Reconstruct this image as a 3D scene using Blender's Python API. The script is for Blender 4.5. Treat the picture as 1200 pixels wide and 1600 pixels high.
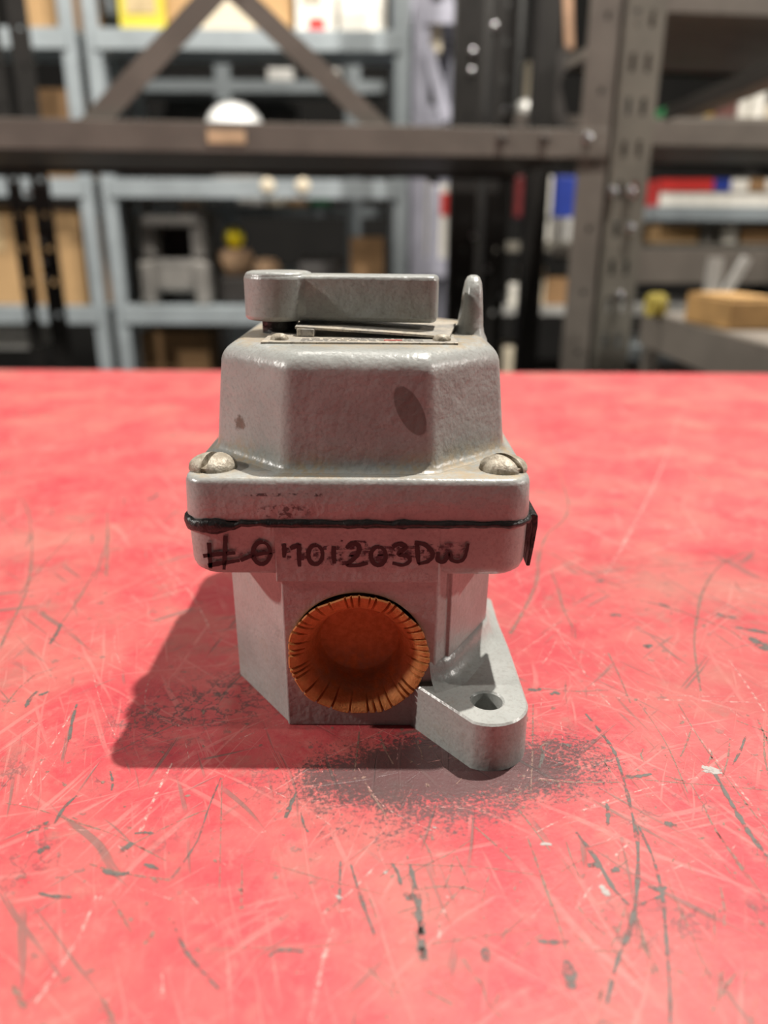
import bpy, bmesh, math, random
from mathutils import Matrix, Vector
for o in list(bpy.data.objects): bpy.data.objects.remove(o)
SC = bpy.context.scene
COL = SC.collection
R = math.radians

# ---------------------------------------------------------------- camera
H = 0.130                 # camera height above the bench top
PITCH, ROLL = 19.7, 0.33
FPX = 1200.0              # focal length in pixels of a 1200 x 1600 frame
CAM_M = Matrix.Translation((0, 0, H)) @ Matrix.Rotation(R(90 - PITCH), 4, 'X') @ Matrix.Rotation(R(ROLL), 4, 'Z')
cd = bpy.data.cameras.new('camera'); cam = bpy.data.objects.new('camera', cd); COL.objects.link(cam)
cam.matrix_world = CAM_M
cd.sensor_fit = 'VERTICAL'; cd.sensor_height = 36.0; cd.sensor_width = 27.0
cd.lens = 36.0 * FPX / 1600.0
cd.clip_start = 0.01; cd.clip_end = 60
cd.dof.use_dof = True; cd.dof.focus_distance = 0.204; cd.dof.aperture_fstop = cd.lens / 3.7
SC.camera = cam

# ---------------------------------------------------------------- world, lamps, exposure
SC.view_settings.view_transform = 'Standard'; SC.view_settings.look = 'None'
SC.view_settings.exposure = 0.0; SC.view_settings.gamma = 1.0
SC.view_settings.use_curve_mapping = False
w = bpy.data.worlds.new('world'); SC.world = w; w.use_nodes = True
w.node_tree.nodes['Background'].inputs[0].default_value = (0.92, 1.0, 0.98, 1)
w.node_tree.nodes['Background'].inputs[1].default_value = 0.035

def lamp(name, loc, target, size, watts, col=(1, 0.95, 0.88)):
    ld = bpy.data.lights.new(name, 'AREA'); ld.shape = 'DISK'; ld.size = size
    ld.energy = watts; ld.color = col
    o = bpy.data.objects.new(name, ld); COL.objects.link(o); o.location = loc
    o.rotation_euler = (Vector(target) - Vector(loc)).to_track_quat('-Z', 'Y').to_euler()
    return o
# warehouse high-bay lamps: one over the bench, one to each side, two over the racks behind
lamp('lamp_bench', (0.80, 0.97, 2.95), (0, 0.2, 0), 0.06, 180)
lamp('lamp_west', (-3.6, -0.02, 2.1), (0, 0.2, 0), 0.22, 128)
lamp('lamp_east', (3.8, 0.15, 1.95), (0, 0.2, 0), 0.22, 60)
lamp('lamp_racks', (-0.35, 1.55, 2.5), (-0.3, 3.5, 0.95), 0.20, 72, (1, 0.94, 0.85))
lamp('lamp_aisle', (1.0, 1.75, 2.4), (0.8, 3.6, 1.0), 0.25, 40, (1, 0.94, 0.85))

# ---------------------------------------------------------------- pixel helpers
def ray(px, py):
    return (CAM_M.to_3x3() @ Vector(((px - 600) / FPX, -(py - 800) / FPX, -1.0)))
def at_z(px, py, z=0.0):
    d = ray(px, py); t = (z - H) / d.z
    return Vector((0, 0, H)) + d * t
def at_y(px, py, y):
    d = ray(px, py); return Vector((0, 0, H)) + d * (y / d.y)

# ---------------------------------------------------------------- materials
def nodes(name):
    m = bpy.data.materials.new(name); m.use_nodes = True
    nt = m.node_tree; return m, nt, nt.nodes, nt.links, nt.nodes['Principled BSDF']
def N(nt, typ, **kw):
    n = nt.nodes.new(typ)
    for k, v in kw.items():
        if k == 'inp':
            for a, b in v.items(): n.inputs[a].default_value = b
        else: setattr(n, k, v)
    return n
def math_(nt, op, a, b=None, c=None, clamp=False):
    n = nt.nodes.new('ShaderNodeMath'); n.operation = op; n.use_clamp = clamp
    for i, v in enumerate((a, b, c)):
        if v is None: continue
        if isinstance(v, (int, float)): n.inputs[i].default_value = v
        else: nt.links.new(v, n.inputs[i])
    return n.outputs[0]
def mix(nt, f, a, b):
    n = nt.nodes.new('ShaderNodeMix'); n.data_type = 'RGBA'
    for i, v in ((0, f), (6, a), (7, b)):
        if isinstance(v, (int, float)): n.inputs[i].default_value = v
        elif isinstance(v, tuple): n.inputs[i].default_value = v + (1,) if len(v) == 3 else v
        else: nt.links.new(v, n.inputs[i])
    return n.outputs[2]
def ramp(nt, v, lo, hi):
    n = nt.nodes.new('ShaderNodeMapRange'); n.interpolation_type = 'SMOOTHSTEP'
    nt.links.new(v, n.inputs[0]); n.inputs[1].default_value = lo; n.inputs[2].default_value = hi
    return n.outputs[0]
def noise(nt, co, scale, detail=3.0, rough=0.55, stretch=None, rot=0.0):
    src = co
    if stretch is not None:
        mp = N(nt, 'ShaderNodeMapping', vector_type='TEXTURE'); nt.links.new(co, mp.inputs[0])
        mp.inputs[2].default_value = (0, 0, R(rot)); mp.inputs[3].default_value = tuple(1 / c for c in stretch); src = mp.outputs[0]
    n = N(nt, 'ShaderNodeTexNoise', inp={'Scale': scale, 'Detail': detail, 'Roughness': rough})
    nt.links.new(src, n.inputs[0]); return n.outputs[0]
MATS = {}
def simple(name, col, rough=0.6, metal=0.0, var=0.25, scale=25.0, bump=0.0, col2=None):
    if name in MATS: return MATS[name]
    m, nt, nd, lk, b = nodes(name)
    tc = N(nt, 'ShaderNodeTexCoord').outputs['Object']
    f = noise(nt, tc, scale, 4.0)
    c2 = col2 or tuple(c * (1 - var) for c in col)
    lk.new(mix(nt, ramp(nt, f, 0.35, 0.65), c2, col), b.inputs['Base Color'])
    b.inputs['Roughness'].default_value = rough; b.inputs['Metallic'].default_value = metal
    if bump:
        bp = N(nt, 'ShaderNodeBump', inp={'Strength': bump, 'Distance': 0.002}); lk.new(f, bp.inputs['Height'])
        lk.new(bp.outputs[0], b.inputs['Normal'])
    MATS[name] = m; return m

def paint_material(name, cover=False):
    m, nt, nd, lk, b = nodes(name)
    tc = N(nt, 'ShaderNodeTexCoord').outputs['Object']
    sp = N(nt, 'ShaderNodeSeparateXYZ'); lk.new(tc, sp.inputs[0]); X, Y, Z = sp.outputs
    col = mix(nt, ramp(nt, noise(nt, tc, 60, 4), 0.3, 0.7), (0.300, 0.308, 0.292), (0.362, 0.370, 0.352))
    col = mix(nt, math_(nt, 'MULTIPLY', ramp(nt, noise(nt, tc, 1100, 3, 0.6), 0.48, 0.66), 0.30), col, (0.19, 0.175, 0.155))
    # dark nicks
    nick = ramp(nt, noise(nt, tc, 330, 3, 0.6), 0.735, 0.765)
    col = mix(nt, math_(nt, 'MULTIPLY', nick, 0.8), col, (0.045, 0.04, 0.035))
    dn = noise(nt, tc, 420, 5, 0.7); dl = noise(nt, tc, 70, 4, 0.6)
    if cover:
        # tan dust lying in the foot of the dome and on its flat top
        base = math_(nt, 'MULTIPLY', ramp(nt, Z, 0.0805, 0.0735), ramp(nt, Z, 0.0722, 0.0728))
        top = math_(nt, 'MULTIPLY', ramp(nt, Z, 0.1015, 0.1029), ramp(nt, Y, 0.012, 0.024))
        d = math_(nt, 'ADD', math_(nt, 'MULTIPLY', base, ramp(nt, dl, 0.30, 0.55)), math_(nt, 'MULTIPLY', top, ramp(nt, dl, 0.25, 0.5)), clamp=True)
        d = math_(nt, 'MULTIPLY', d, ramp(nt, dn, 0.33, 0.62))
        col = mix(nt, math_(nt, 'MULTIPLY', d, 0.88), col, (0.36, 0.28, 0.18))
        # oily oval finger mark on the front of the dome
        ex = math_(nt, 'SUBTRACT', X, 0.0133); ez = math_(nt, 'SUBTRACT', Z, 0.0885)
        ca, sa = math.cos(R(28)), math.sin(R(28))
        u = math_(nt, 'ADD', math_(nt, 'MULTIPLY', ex, ca), math_(nt, 'MULTIPLY', ez, sa))
        v = math_(nt, 'SUBTRACT', math_(nt, 'MULTIPLY', ez, ca), math_(nt, 'MULTIPLY', ex, sa))
        q = math_(nt, 'ADD', math_(nt, 'POWER', math_(nt, 'DIVIDE', u, 0.0031), 2.0), math_(nt, 'POWER', math_(nt, 'DIVIDE', v, 0.0068), 2.0))
        oval = math_(nt, 'MULTIPLY', ramp(nt, q, 1.12, 0.9), ramp(nt, Y, 0.02, 0.015))
        col = mix(nt, math_(nt, 'MULTIPLY', oval, 0.72), col, (0.13, 0.115, 0.10))
        # chipped spot on the left flank and scuffs along the rim
        cx = math_(nt, 'ADD', X, 0.0325); cz = math_(nt, 'SUBTRACT', Z, 0.082)
        q2 = math_(nt, 'SQRT', math_(nt, 'ADD', math_(nt, 'POWER', cx, 2.0), math_(nt, 'POWER', cz, 2.0)))
        chip = math_(nt, 'MULTIPLY', ramp(nt, math_(nt, 'ADD', q2, math_(nt, 'MULTIPLY', dn, 0.004)), 0.0042, 0.0032), ramp(nt, Y, 0.045, 0.04))
        col = mix(nt, math_(nt, 'MULTIPLY', chip, 0.85), col, (0.10, 0.075, 0.05))
        sx = math_(nt, 'ADD', X, 0.0185); sz = math_(nt, 'SUBTRACT', Z, 0.0640)
        q3 = math_(nt, 'ADD', math_(nt, 'POWER', math_(nt, 'DIVIDE', sx, 0.0075), 2.0), math_(nt, 'POWER', math_(nt, 'DIVIDE', sz, 0.0022), 2.0))
        scuff = math_(nt, 'MULTIPLY', math_(nt, 'MULTIPLY', ramp(nt, q3, 1.2, 0.4), ramp(nt, dn, 0.5, 0.58)), ramp(nt, Y, 0.003, 0.002))
        sz2 = math_(nt, 'ABSOLUTE', math_(nt, 'SUBTRACT', Z, 0.0685))
        line = math_(nt, 'MULTIPLY', math_(nt, 'MULTIPLY', ramp(nt, sz2, 0.0006, 0.0002), ramp(nt, noise(nt, tc, 480, 4, 0.7), 0.50, 0.58)),
                     math_(nt, 'MULTIPLY', ramp(nt, X, -0.030, -0.026), ramp(nt, X, -0.006, -0.010)))
        sc = math_(nt, 'MAXIMUM', scuff, math_(nt, 'MULTIPLY', line, ramp(nt, Y, 0.003, 0.002)))
        col = mix(nt, math_(nt, 'MULTIPLY', sc, 0.85), col, (0.035, 0.03, 0.03))
    else:
        d = math_(nt, 'MULTIPLY', ramp(nt, dl, 0.5, 0.68), ramp(nt, dn, 0.4, 0.6))
        col = mix(nt, math_(nt, 'MULTIPLY', d, 0.28), col, (0.25, 0.20, 0.14))
    lk.new(col, b.inputs['Base Color'])
    lk.new(math_(nt, 'ADD', 0.20, math_(nt, 'MULTIPLY', dl, 0.24)), b.inputs['Roughness'])
    b.inputs['Specular IOR Level'].default_value = 0.55
    h = math_(nt, 'ADD', math_(nt, 'MULTIPLY', noise(nt, tc, 260, 2), 1.0), math_(nt, 'MULTIPLY', noise(nt, tc, 900, 2), 0.3))
    bp = N(nt, 'ShaderNodeBump', inp={'Strength': 0.32, 'Distance': 0.0009}); lk.new(h, bp.inputs['Height']); lk.new(bp.outputs[0], b.inputs['Normal'])
    return m

def bench_material():
    m, nt, nd, lk, b = nodes('red_bench_laminate')
    tc0 = N(nt, 'ShaderNodeTexCoord').outputs['Object']
    sp = N(nt, 'ShaderNodeSeparateXYZ'); lk.new(tc0, sp.inputs[0]); X, Y, Z = sp.outputs
    # gently bent coordinates so that no scratch is dead straight
    wn = N(nt, 'ShaderNodeTexNoise', inp={'Scale': 14.0, 'Detail': 2.0}); lk.new(tc0, wn.inputs[0])
    vm = N(nt, 'ShaderNodeVectorMath', operation='MULTIPLY_ADD'); lk.new(wn.outputs['Color'], vm.inputs[0])
    vm.inputs[1].default_value = (0.014, 0.014, 0.0); lk.new(tc0, vm.inputs[2]); tc = vm.outputs[0]
    blot = noise(nt, tc, 26, 6, 0.68)
    col = mix(nt, ramp(nt, blot, 0.36, 0.66), (0.435, 0.040, 0.052), (0.475, 0.090, 0.086))
    fib = noise(nt, tc, 170, 6, 0.75)
    col = mix(nt, math_(nt, 'MULTIPLY', ramp(nt, fib, 0.50, 0.72), 0.55), col, (0.52, 0.165, 0.145))
    col = mix(nt, math_(nt, 'MULTIPLY', ramp(nt, noise(nt, tc, 75, 5, 0.65), 0.56, 0.70), 0.70), col, (0.41, 0.024, 0.040))
    col = mix(nt, math_(nt, 'MULTIPLY', ramp(nt, noise(nt, tc, 11, 5, 0.65), 0.47, 0.68), 0.60), col, (0.41, 0.165, 0.128))
    col = mix(nt, math_(nt, 'MULTIPLY', ramp(nt, noise(nt, tc, 48, 6, 0.72), 0.53, 0.68), 0.52), col, (0.30, 0.125, 0.10))
    pale = None
    for rot, sc_, lo in ((18, 520, 0.60), (64, 560, 0.60), (-35, 480, 0.60), (-72, 600, 0.61), (108, 640, 0.61), (42, 420, 0.60), (-58, 300, 0.615), (83, 330, 0.61)):
        f = ramp(nt, noise(nt, tc, sc_, 2.0, 0.5, (0.022, 1.0, 1.0), rot), lo + 0.015, lo + 0.075)
        f = math_(nt, 'MULTIPLY', f, ramp(nt, noise(nt, tc, 38 + rot * 0.1, 3), 0.42, 0.60))
        pale = f if pale is None else math_(nt, 'MAXIMUM', pale, f)
    col = mix(nt, math_(nt, 'MULTIPLY', pale, 0.27), col, (0.60, 0.28, 0.24))
    dark = None
    for rot, sc_, lo in ((38, 330, 0.625), (-52, 300, 0.63), (73, 350, 0.63), (-80, 320, 0.63), (102, 230, 0.64), (12, 260, 0.645)):
        f = ramp(nt, noise(nt, tc, sc_, 2.5, 0.6, (0.03, 1.0, 1.0), rot + 7), lo, lo + 0.04)
        f = math_(nt, 'MULTIPLY', f, ramp(nt, noise(nt, tc, 30 + rot * 0.1, 3), 0.47, 0.60))
        dark = f if dark is None else math_(nt, 'MAXIMUM', dark, f)
    speck = math_(nt, 'MULTIPLY', ramp(nt, noise(nt, tc, 200, 4, 0.65), 0.61, 0.66), ramp(nt, noise(nt, tc, 26, 3), 0.47, 0.60))
    dark = math_(nt, 'MAXIMUM', dark, speck)
    col = mix(nt, math_(nt, 'MULTIPLY', dark, 0.68), col, (0.120, 0.098, 0.082))
    # worn, blackened patch in front of the housing and crazed patches around it
    def patch(cx, cy, rx, ry, rot, lo, hi, nscale=55, amp=1.5, fine_=1.2):
        c, s_ = math.cos(R(rot)), math.sin(R(rot))
        dx = math_(nt, 'SUBTRACT', X, cx); dy = math_(nt, 'SUBTRACT', Y, cy)
        u = math_(nt, 'DIVIDE', math_(nt, 'ADD', math_(nt, 'MULTIPLY', dx, c), math_(nt, 'MULTIPLY', dy, s_)), rx)
        v = math_(nt, 'DIVIDE', math_(nt, 'SUBTRACT', math_(nt, 'MULTIPLY', dy, c), math_(nt, 'MULTIPLY', dx, s_)), ry)
        q = math_(nt, 'SQRT', math_(nt, 'ADD', math_(nt, 'POWER', u, 2.0), math_(nt, 'POWER', v, 2.0)))
        n1 = math_(nt, 'MULTIPLY', math_(nt, 'SUBTRACT', noise(nt, tc, nscale, 6, 0.75), 0.5), amp)
        n2 = math_(nt, 'MULTIPLY', math_(nt, 'SUBTRACT', noise(nt, tc, 900, 3, 0.7), 0.5), fine_)
        return ramp(nt, math_(nt, 'ADD', math_(nt, 'ADD', q, n1), n2), hi, lo)
    def craze(scale, wd):
        n1 = noise(nt, tc, scale, 4, 0.6)
        return ramp(nt, math_(nt, 'ABSOLUTE', math_(nt, 'SUBTRACT', n1, 0.5)), wd, wd * 0.3)
    cr = math_(nt, 'MAXIMUM', craze(70, 0.016), craze(120, 0.022))
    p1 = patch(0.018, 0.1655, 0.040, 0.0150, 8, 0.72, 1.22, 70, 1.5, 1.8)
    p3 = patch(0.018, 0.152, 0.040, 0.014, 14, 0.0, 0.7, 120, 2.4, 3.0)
    left = patch(-0.055, 0.192, 0.034, 0.020, 30, 0.2, 1.2, 60, 1.0)
    p2 = math_(nt, 'MULTIPLY', left, math_(nt, 'MAXIMUM', cr, ramp(nt, noise(nt, tc, 150, 5, 0.7), 0.56, 0.66)))
    near = math_(nt, 'MAXIMUM', patch(0.072, 0.135, 0.045, 0.05, -10, 0.3, 1.3, 40, 1.0), patch(-0.075, 0.150, 0.06, 0.03, 15, 0.3, 1.3, 40, 1.0))
    p4 = math_(nt, 'MULTIPLY', near, math_(nt, 'MULTIPLY', cr, ramp(nt, noise(nt, tc, 60, 4), 0.48, 0.62)))
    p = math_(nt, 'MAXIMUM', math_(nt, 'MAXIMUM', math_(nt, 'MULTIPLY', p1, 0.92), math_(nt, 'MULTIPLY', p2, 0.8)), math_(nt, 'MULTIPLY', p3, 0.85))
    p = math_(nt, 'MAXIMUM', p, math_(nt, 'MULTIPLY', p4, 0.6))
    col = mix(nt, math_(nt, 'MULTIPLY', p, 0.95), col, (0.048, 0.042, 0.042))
    lk.new(col, b.inputs['Base Color'])
    lk.new(math_(nt, 'SUBTRACT', math_(nt, 'ADD', 0.44, math_(nt, 'MULTIPLY', fib, 0.2)), math_(nt, 'MULTIPLY', p1, 0.12)), b.inputs['Roughness'])
    b.inputs['Specular IOR Level'].default_value = 0.45
    h = math_(nt, 'SUBTRACT', math_(nt, 'ADD', math_(nt, 'MULTIPLY', noise(nt, tc, 700, 4, 0.7), 0.7), math_(nt, 'MULTIPLY', pale, 0.25)), math_(nt, 'MULTIPLY', dark, 0.5))
    bp = N(nt, 'ShaderNodeBump', inp={'Strength': 0.45, 'Distance': 0.0006}); lk.new(h, bp.inputs['Height']); lk.new(bp.outputs[0], b.inputs['Normal'])
    return m

def mark_material(name, col, cover, scale, rough=0.6):
    """ink, scratch residue: the mark breaks up into the ground below it"""
    m, nt, nd, lk, b = nodes(name)
    tc = N(nt, 'ShaderNodeTexCoord').outputs['Object']
    b.inputs['Base Color'].default_value = col + (1,); b.inputs['Roughness'].default_value = rough
    f = noise(nt, tc, scale, 4, 0.65)
    lk.new(ramp(nt, f, cover - 0.1, cover + 0.1), b.inputs['Alpha'])
    return m

def plug_material():
    m, nt, nd, lk, b = nodes('orange_plug')
    tc = N(nt, 'ShaderNodeTexCoord').outputs['Object']
    sp = N(nt, 'ShaderNodeSeparateXYZ'); lk.new(tc, sp.inputs[0]); X, Y, Z = sp.outputs
    col = mix(nt, ramp(nt, noise(nt, tc, 500, 4, 0.7), 0.3, 0.7), (0.40, 0.145, 0.032), (0.54, 0.21, 0.060))
    # grey dust settled in the lower half of the cup
    d = math_(nt, 'MULTIPLY', ramp(nt, Z, 0.024, 0.013), ramp(nt, noise(nt, tc, 300, 4, 0.7), 0.30, 0.60))
    d = math_(nt, 'MULTIPLY', d, ramp(nt, Y, -0.0012, 0.003))
    col = mix(nt, math_(nt, 'MULTIPLY', d, 0.62), col, (0.26, 0.165, 0.085))
    lk.new(col, b.inputs['Base Color']); b.inputs['Roughness'].default_value = 0.75
    bp = N(nt, 'ShaderNodeBump', inp={'Strength': 0.4, 'Distance': 0.0005}); lk.new(noise(nt, tc, 1500, 3), bp.inputs['Height']); lk.new(bp.outputs[0], b.inputs['Normal'])
    return m

def plate_material():
    m, nt, nd, lk, b = nodes('dirty_nameplate')
    tc = N(nt, 'ShaderNodeTexCoord').outputs['Object']
    f = noise(nt, tc, 160, 5, 0.7, (0.5, 1, 1)); g = noise(nt, tc, 700, 3, 0.7)
    col = mix(nt, ramp(nt, f, 0.38, 0.62), (0.30, 0.285, 0.26), (0.50, 0.44, 0.35))
    col = mix(nt, math_(nt, 'MULTIPLY', ramp(nt, g, 0.52, 0.66), 0.7), col, (0.13, 0.115, 0.10))
    lk.new(col, b.inputs['Base Color']); b.inputs['Roughness'].default_value = 0.5; b.inputs['Metallic'].default_value = 0.35
    return m

# ---------------------------------------------------------------- mesh helpers
def obj(name, bm, mat, parent=None, smooth=False, bevel=0.0, seg=2, ang=30):
    me = bpy.data.meshes.new(name)
    bmesh.ops.recalc_face_normals(bm, faces=bm.faces)
    bm.to_mesh(me); bm.free()
    if mat: me.materials.append(mat)
    o = bpy.data.objects.new(name, me); COL.objects.link(o)
    if parent: o.parent = parent
    if bevel:
        md = o.modifiers.new('bevel', 'BEVEL'); md.width = bevel; md.segments = seg; md.limit_method = 'ANGLE'; md.angle_limit = R(ang)
        md.harden_normals = False
    if smooth:
        for p in me.polygons: p.use_smooth = True
        if bevel or smooth == 'auto':
            me.set_sharp_from_angle(angle=R(40))
    return o
def empty(name, loc, rz=0.0):
    o = bpy.data.objects.new(name, None); COL.objects.link(o); o.location = loc; o.rotation_euler = (0, 0, rz)
    o.empty_display_size = 0.05
    return o
def tag(o, label, cat, group=None):
    o['label'] = label; o['category'] = cat
    if group: o['group'] = group
    return o
def struct(o): o['kind'] = 'structure'; return o

def box(bm, x0, x1, y0, y1, z0, z1):
    vs = [bm.verts.new((x, y, z)) for z in (z0, z1) for (x, y) in ((x0, y0), (x1, y0), (x1, y1), (x0, y1))]
    for f in ((0, 3, 2, 1), (4, 5, 6, 7), (0, 1, 5, 4), (1, 2, 6, 5), (2, 3, 7, 6), (3, 0, 4, 7)):
        bm.faces.new([vs[i] for i in f])
    return vs
def boxm(*a):
    bm = bmesh.new(); box(bm, *a); return bm
def prism(outline, z0, z1, top_scale=None):
    bm = bmesh.new()
    lo = [bm.verts.new((x, y, z0)) for x, y in outline]; hi = [bm.verts.new((x, y, z1)) for x, y in outline]
    bm.faces.new(lo[::-1]); bm.faces.new(hi)
    n = len(lo)
    for i in range(n): bm.faces.new((lo[i], lo[(i + 1) % n], hi[(i + 1) % n], hi[i]))
    return bm
def prism_holes(outline, holes, z0, z1, b=0.0):
    """prism with through holes; the upper rim is chamfered by b"""
    bm = bmesh.new(); loops = [outline] + holes
    def inset(loop):
        n = len(loop); out = []
        for i in range(n):
            e1 = Vector(loop[i]) - Vector(loop[i - 1]); e2 = Vector(loop[(i + 1) % n]) - Vector(loop[i])
            m_ = (Vector((-e1.y, e1.x)).normalized() + Vector((-e2.y, e2.x)).normalized()).normalized()
            out.append(tuple(Vector(loop[i]) + m_ * b))
        return out
    levels = []
    for z, f in ((z0, False), (z1 - b, False), (z1, True)):
        levels.append([[bm.verts.new((x, y, z)) for x, y in (inset(lp) if f else lp)] for lp in loops])
    for lv_ in (levels[0], levels[-1]):
        es = []
        for vs in lv_: es += [bm.edges.new((vs[i], vs[(i + 1) % len(vs)])) for i in range(len(vs))]
        bmesh.ops.triangle_fill(bm, edges=es, use_beauty=True)
    for la, lb in zip(levels, levels[1:]):
        for A_, B_ in zip(la, lb):
            for i in range(len(A_)):
                j_ = (i + 1) % len(A_); bm.faces.new((A_[i], A_[j_], B_[j_], B_[i]))
    return bm
def loft(rings, cap=True):
    bm = bmesh.new(); rv = [[bm.verts.new(p) for p in r] for r in rings]
    n = len(rings[0])
    for a, b_ in zip(rv, rv[1:]):
        for i in range(n): bm.faces.new((a[i], a[(i + 1) % n], b_[(i + 1) % n], b_[i]))
    if cap: bm.faces.new(rv[0][::-1]); bm.faces.new(rv[-1])
    return bm
def round_poly(planes, inset, r, k=5):
    """convex outline from half planes (nx, ny, d), moved in by inset, corners rounded with radius r"""
    n = len(planes); pts = []
    for i in range(n):
        a1, b1, c1 = planes[i - 1]; a2, b2, c2 = planes[i]; c1 -= inset; c2 -= inset
        det = a1 * b2 - a2 * b1
        pts.append(((c1 * b2 - c2 * b1) / det, (a1 * c2 - a2 * c1) / det))
    out = []
    for i in range(n):
        p = Vector(pts[i]); n1 = Vector(planes[i - 1][:2]); n2 = Vector(planes[i][:2])
        half = math.acos(max(-1, min(1, n1.dot(n2)))) / 2
        c = p - (n1 + n2).normalized() * (r / math.cos(half))
        a1 = math.atan2(n1.y, n1.x); a2 = math.atan2(n2.y, n2.x)
        while a2 < a1: a2 += 2 * math.pi
        for j in range(k + 1):
            a = a1 + (a2 - a1) * j / k
            out.append((c.x + r * math.cos(a), c.y + r * math.sin(a)))
    return out
def lathe(profile, seg=32, axis='Z', scale=(1, 1, 1)):
    bm = bmesh.new(); rings = []
    for r, h in profile:
        if r < 1e-7: rings.append([bm.verts.new((0, 0, h))]); continue
        rings.append([bm.verts.new((r * math.cos(2 * math.pi * i / seg), r * math.sin(2 * math.pi * i / seg), h)) for i in range(seg)])
    for a, b_ in zip(rings, rings[1:]):
        for i in range(seg):
            j = (i + 1) % seg
            if len(a) == 1 and len(b_) == 1: continue
            if len(a) == 1: bm.faces.new((a[0], b_[i], b_[j]))
            elif len(b_) == 1: bm.faces.new((a[i], a[j], b_[0]))
            else: bm.faces.new((a[i], a[j], b_[j], b_[i]))
    if axis == 'Y': bmesh.ops.rotate(bm, verts=bm.verts, cent=(0, 0, 0), matrix=Matrix.Rotation(R(90), 3, 'X'))
    if axis == 'X': bmesh.ops.rotate(bm, verts=bm.verts, cent=(0, 0, 0), matrix=Matrix.Rotation(R(90), 3, 'Y'))
    bmesh.ops.scale(bm, verts=bm.verts, vec=scale)
    return bm
def shift(bm, v): bmesh.ops.translate(bm, verts=bm.verts, vec=v); return bm
def cut(o, cutter_bm):
    """subtract a solid from a mesh object for good"""
    c = obj('cutter', cutter_bm, None); c.parent = o.parent
    md = o.modifiers.new('b', 'BOOLEAN'); md.operation = 'DIFFERENCE'; md.object = c; md.solver = 'EXACT'
    bpy.context.view_layer.update()
    dg = bpy.context.evaluated_depsgraph_get()
    me = bpy.data.meshes.new_from_object(o.evaluated_get(dg)); o.modifiers.clear()
    old = o.data; o.data = me; me.name = o.name; bpy.data.meshes.remove(old)
    cm = c.data; bpy.data.objects.remove(c); bpy.data.meshes.remove(cm)
def ribbon(bm, pts, widths, to3d, normal, jitter=0.0, rnd=None, sub=4):
    """flat stroke along points; to3d gives the point on the surface; width in metres"""
    fine = []
    for i in range(len(pts) - 1):
        p0 = pts[max(i - 1, 0)]; p1 = pts[i]; p2 = pts[i + 1]; p3 = pts[min(i + 2, len(pts) - 1)]
        for k in range(sub):
            t = k / sub
            q = [0.5 * ((2 * p1[c]) + (-p0[c] + p2[c]) * t + (2 * p0[c] - 5 * p1[c] + 4 * p2[c] - p3[c]) * t * t + (-p0[c] + 3 * p1[c] - 3 * p2[c] + p3[c]) * t ** 3) for c in (0, 1)]
            fine.append(q)
    fine.append(list(pts[-1])); P = [to3d(*q) for q in fine]; n = len(P); prev = None
    for i in range(n):
        d = (P[min(i + 1, n - 1)] - P[max(i - 1, 0)]).normalized(); s = d.cross(normal).normalized()
        wv = widths(i / (n - 1)) * 0.5
        if rnd: wv *= 1 + rnd.uniform(-jitter, jitter)
        a = bm.verts.new(P[i] + s * wv); b_ = bm.verts.new(P[i] - s * wv)
        if prev: bm.faces.new((prev[0], prev[1], b_, a))
        prev = (a, b_)

# ================================================================ the setting
FLOOR = -0.86
m_floor = simple('concrete_floor', (0.16, 0.15, 0.14), 0.7, 0, 0.4, 6)
m_wall = simple('dark_warehouse_wall', (0.012, 0.011, 0.010), 0.9, 0, 0.3, 3)
struct(obj('floor', boxm(-6, 6, -2.5, 7.0, FLOOR - 0.1, FLOOR), m_floor))
struct(obj('wall_back', boxm(-6, 6, 6.0, 6.1, FLOOR, 3.2), m_wall))

# ================================================================ the red workbench
BX0, BX1, BY0, BY1 = -1.10, 0.425, -0.10, 0.792
bench = tag(empty('workbench', (0, 0.35, FLOOR)), 'workbench with a scratched, worn red top in front of the racks', 'workbench')
OFF = Vector((0, -0.35, -FLOOR))
def bpart(name, bm, mat, **kw):
    shift(bm, OFF); return obj(name, bm, mat, bench, **kw)
m_bench = bench_material()
top = obj('bench_top', boxm(BX0, BX1, BY0, BY1, -0.035, 0.0), m_bench, None, bevel=0.003, seg=3)
top.parent = bench; top.location = OFF
m_leg = simple('bench_steel', (0.10, 0.10, 0.105), 0.5, 0.4)
for sx in (BX0 + 0.05, BX1 - 0.11):
    for sy in (BY0 + 0.05, BY1 - 0.11):
        bpart('leg', boxm(sx, sx + 0.06, sy, sy + 0.06, FLOOR, -0.035), m_leg, bevel=0.004)
bpart('apron', boxm(BX0 + 0.05, BX1 - 0.05, BY1 - 0.10, BY1 - 0.07, -0.12, -0.035), m_leg)

EPS = 0.00006
def tb(px, py): return at_z(px, py, EPS) + OFF
def px_scale(px, py): return (at_z(px + 1, py) - at_z(px, py)).length
rnd = random.Random(4)
UP = Vector((0, 0, 1))
def strokes(name, data, mat, label=None, jit=0.45):
    bm = bmesh.new()
    for pts, wpx in data:
        s = px_scale(*pts[len(pts) // 2]); wm = wpx * s * 1.12
        ribbon(bm, pts, lambda t, wm=wm: wm * (0.25 + 0.75 * math.sin(math.pi * min(1, max(0, 0.08 + 0.84 * t))) ** 0.6), tb, UP, jit, rnd, 6)
    o = obj(name, bm, mat, bench)
    o['kind'] = 'stuff'
    if label: o['label'] = label
    return o
m_scr = mark_material('dark_scratch', (0.105, 0.090, 0.080), 0.455, 380)
m_scr2 = mark_material('faint_scratch', (0.215, 0.125, 0.098), 0.47, 700)
m_pale = mark_material('pale_scratch', (0.60, 0.30, 0.27), 0.54, 500)
m_spot = mark_material('grey_chip', (0.34, 0.31, 0.29), 0.42, 500)
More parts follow.
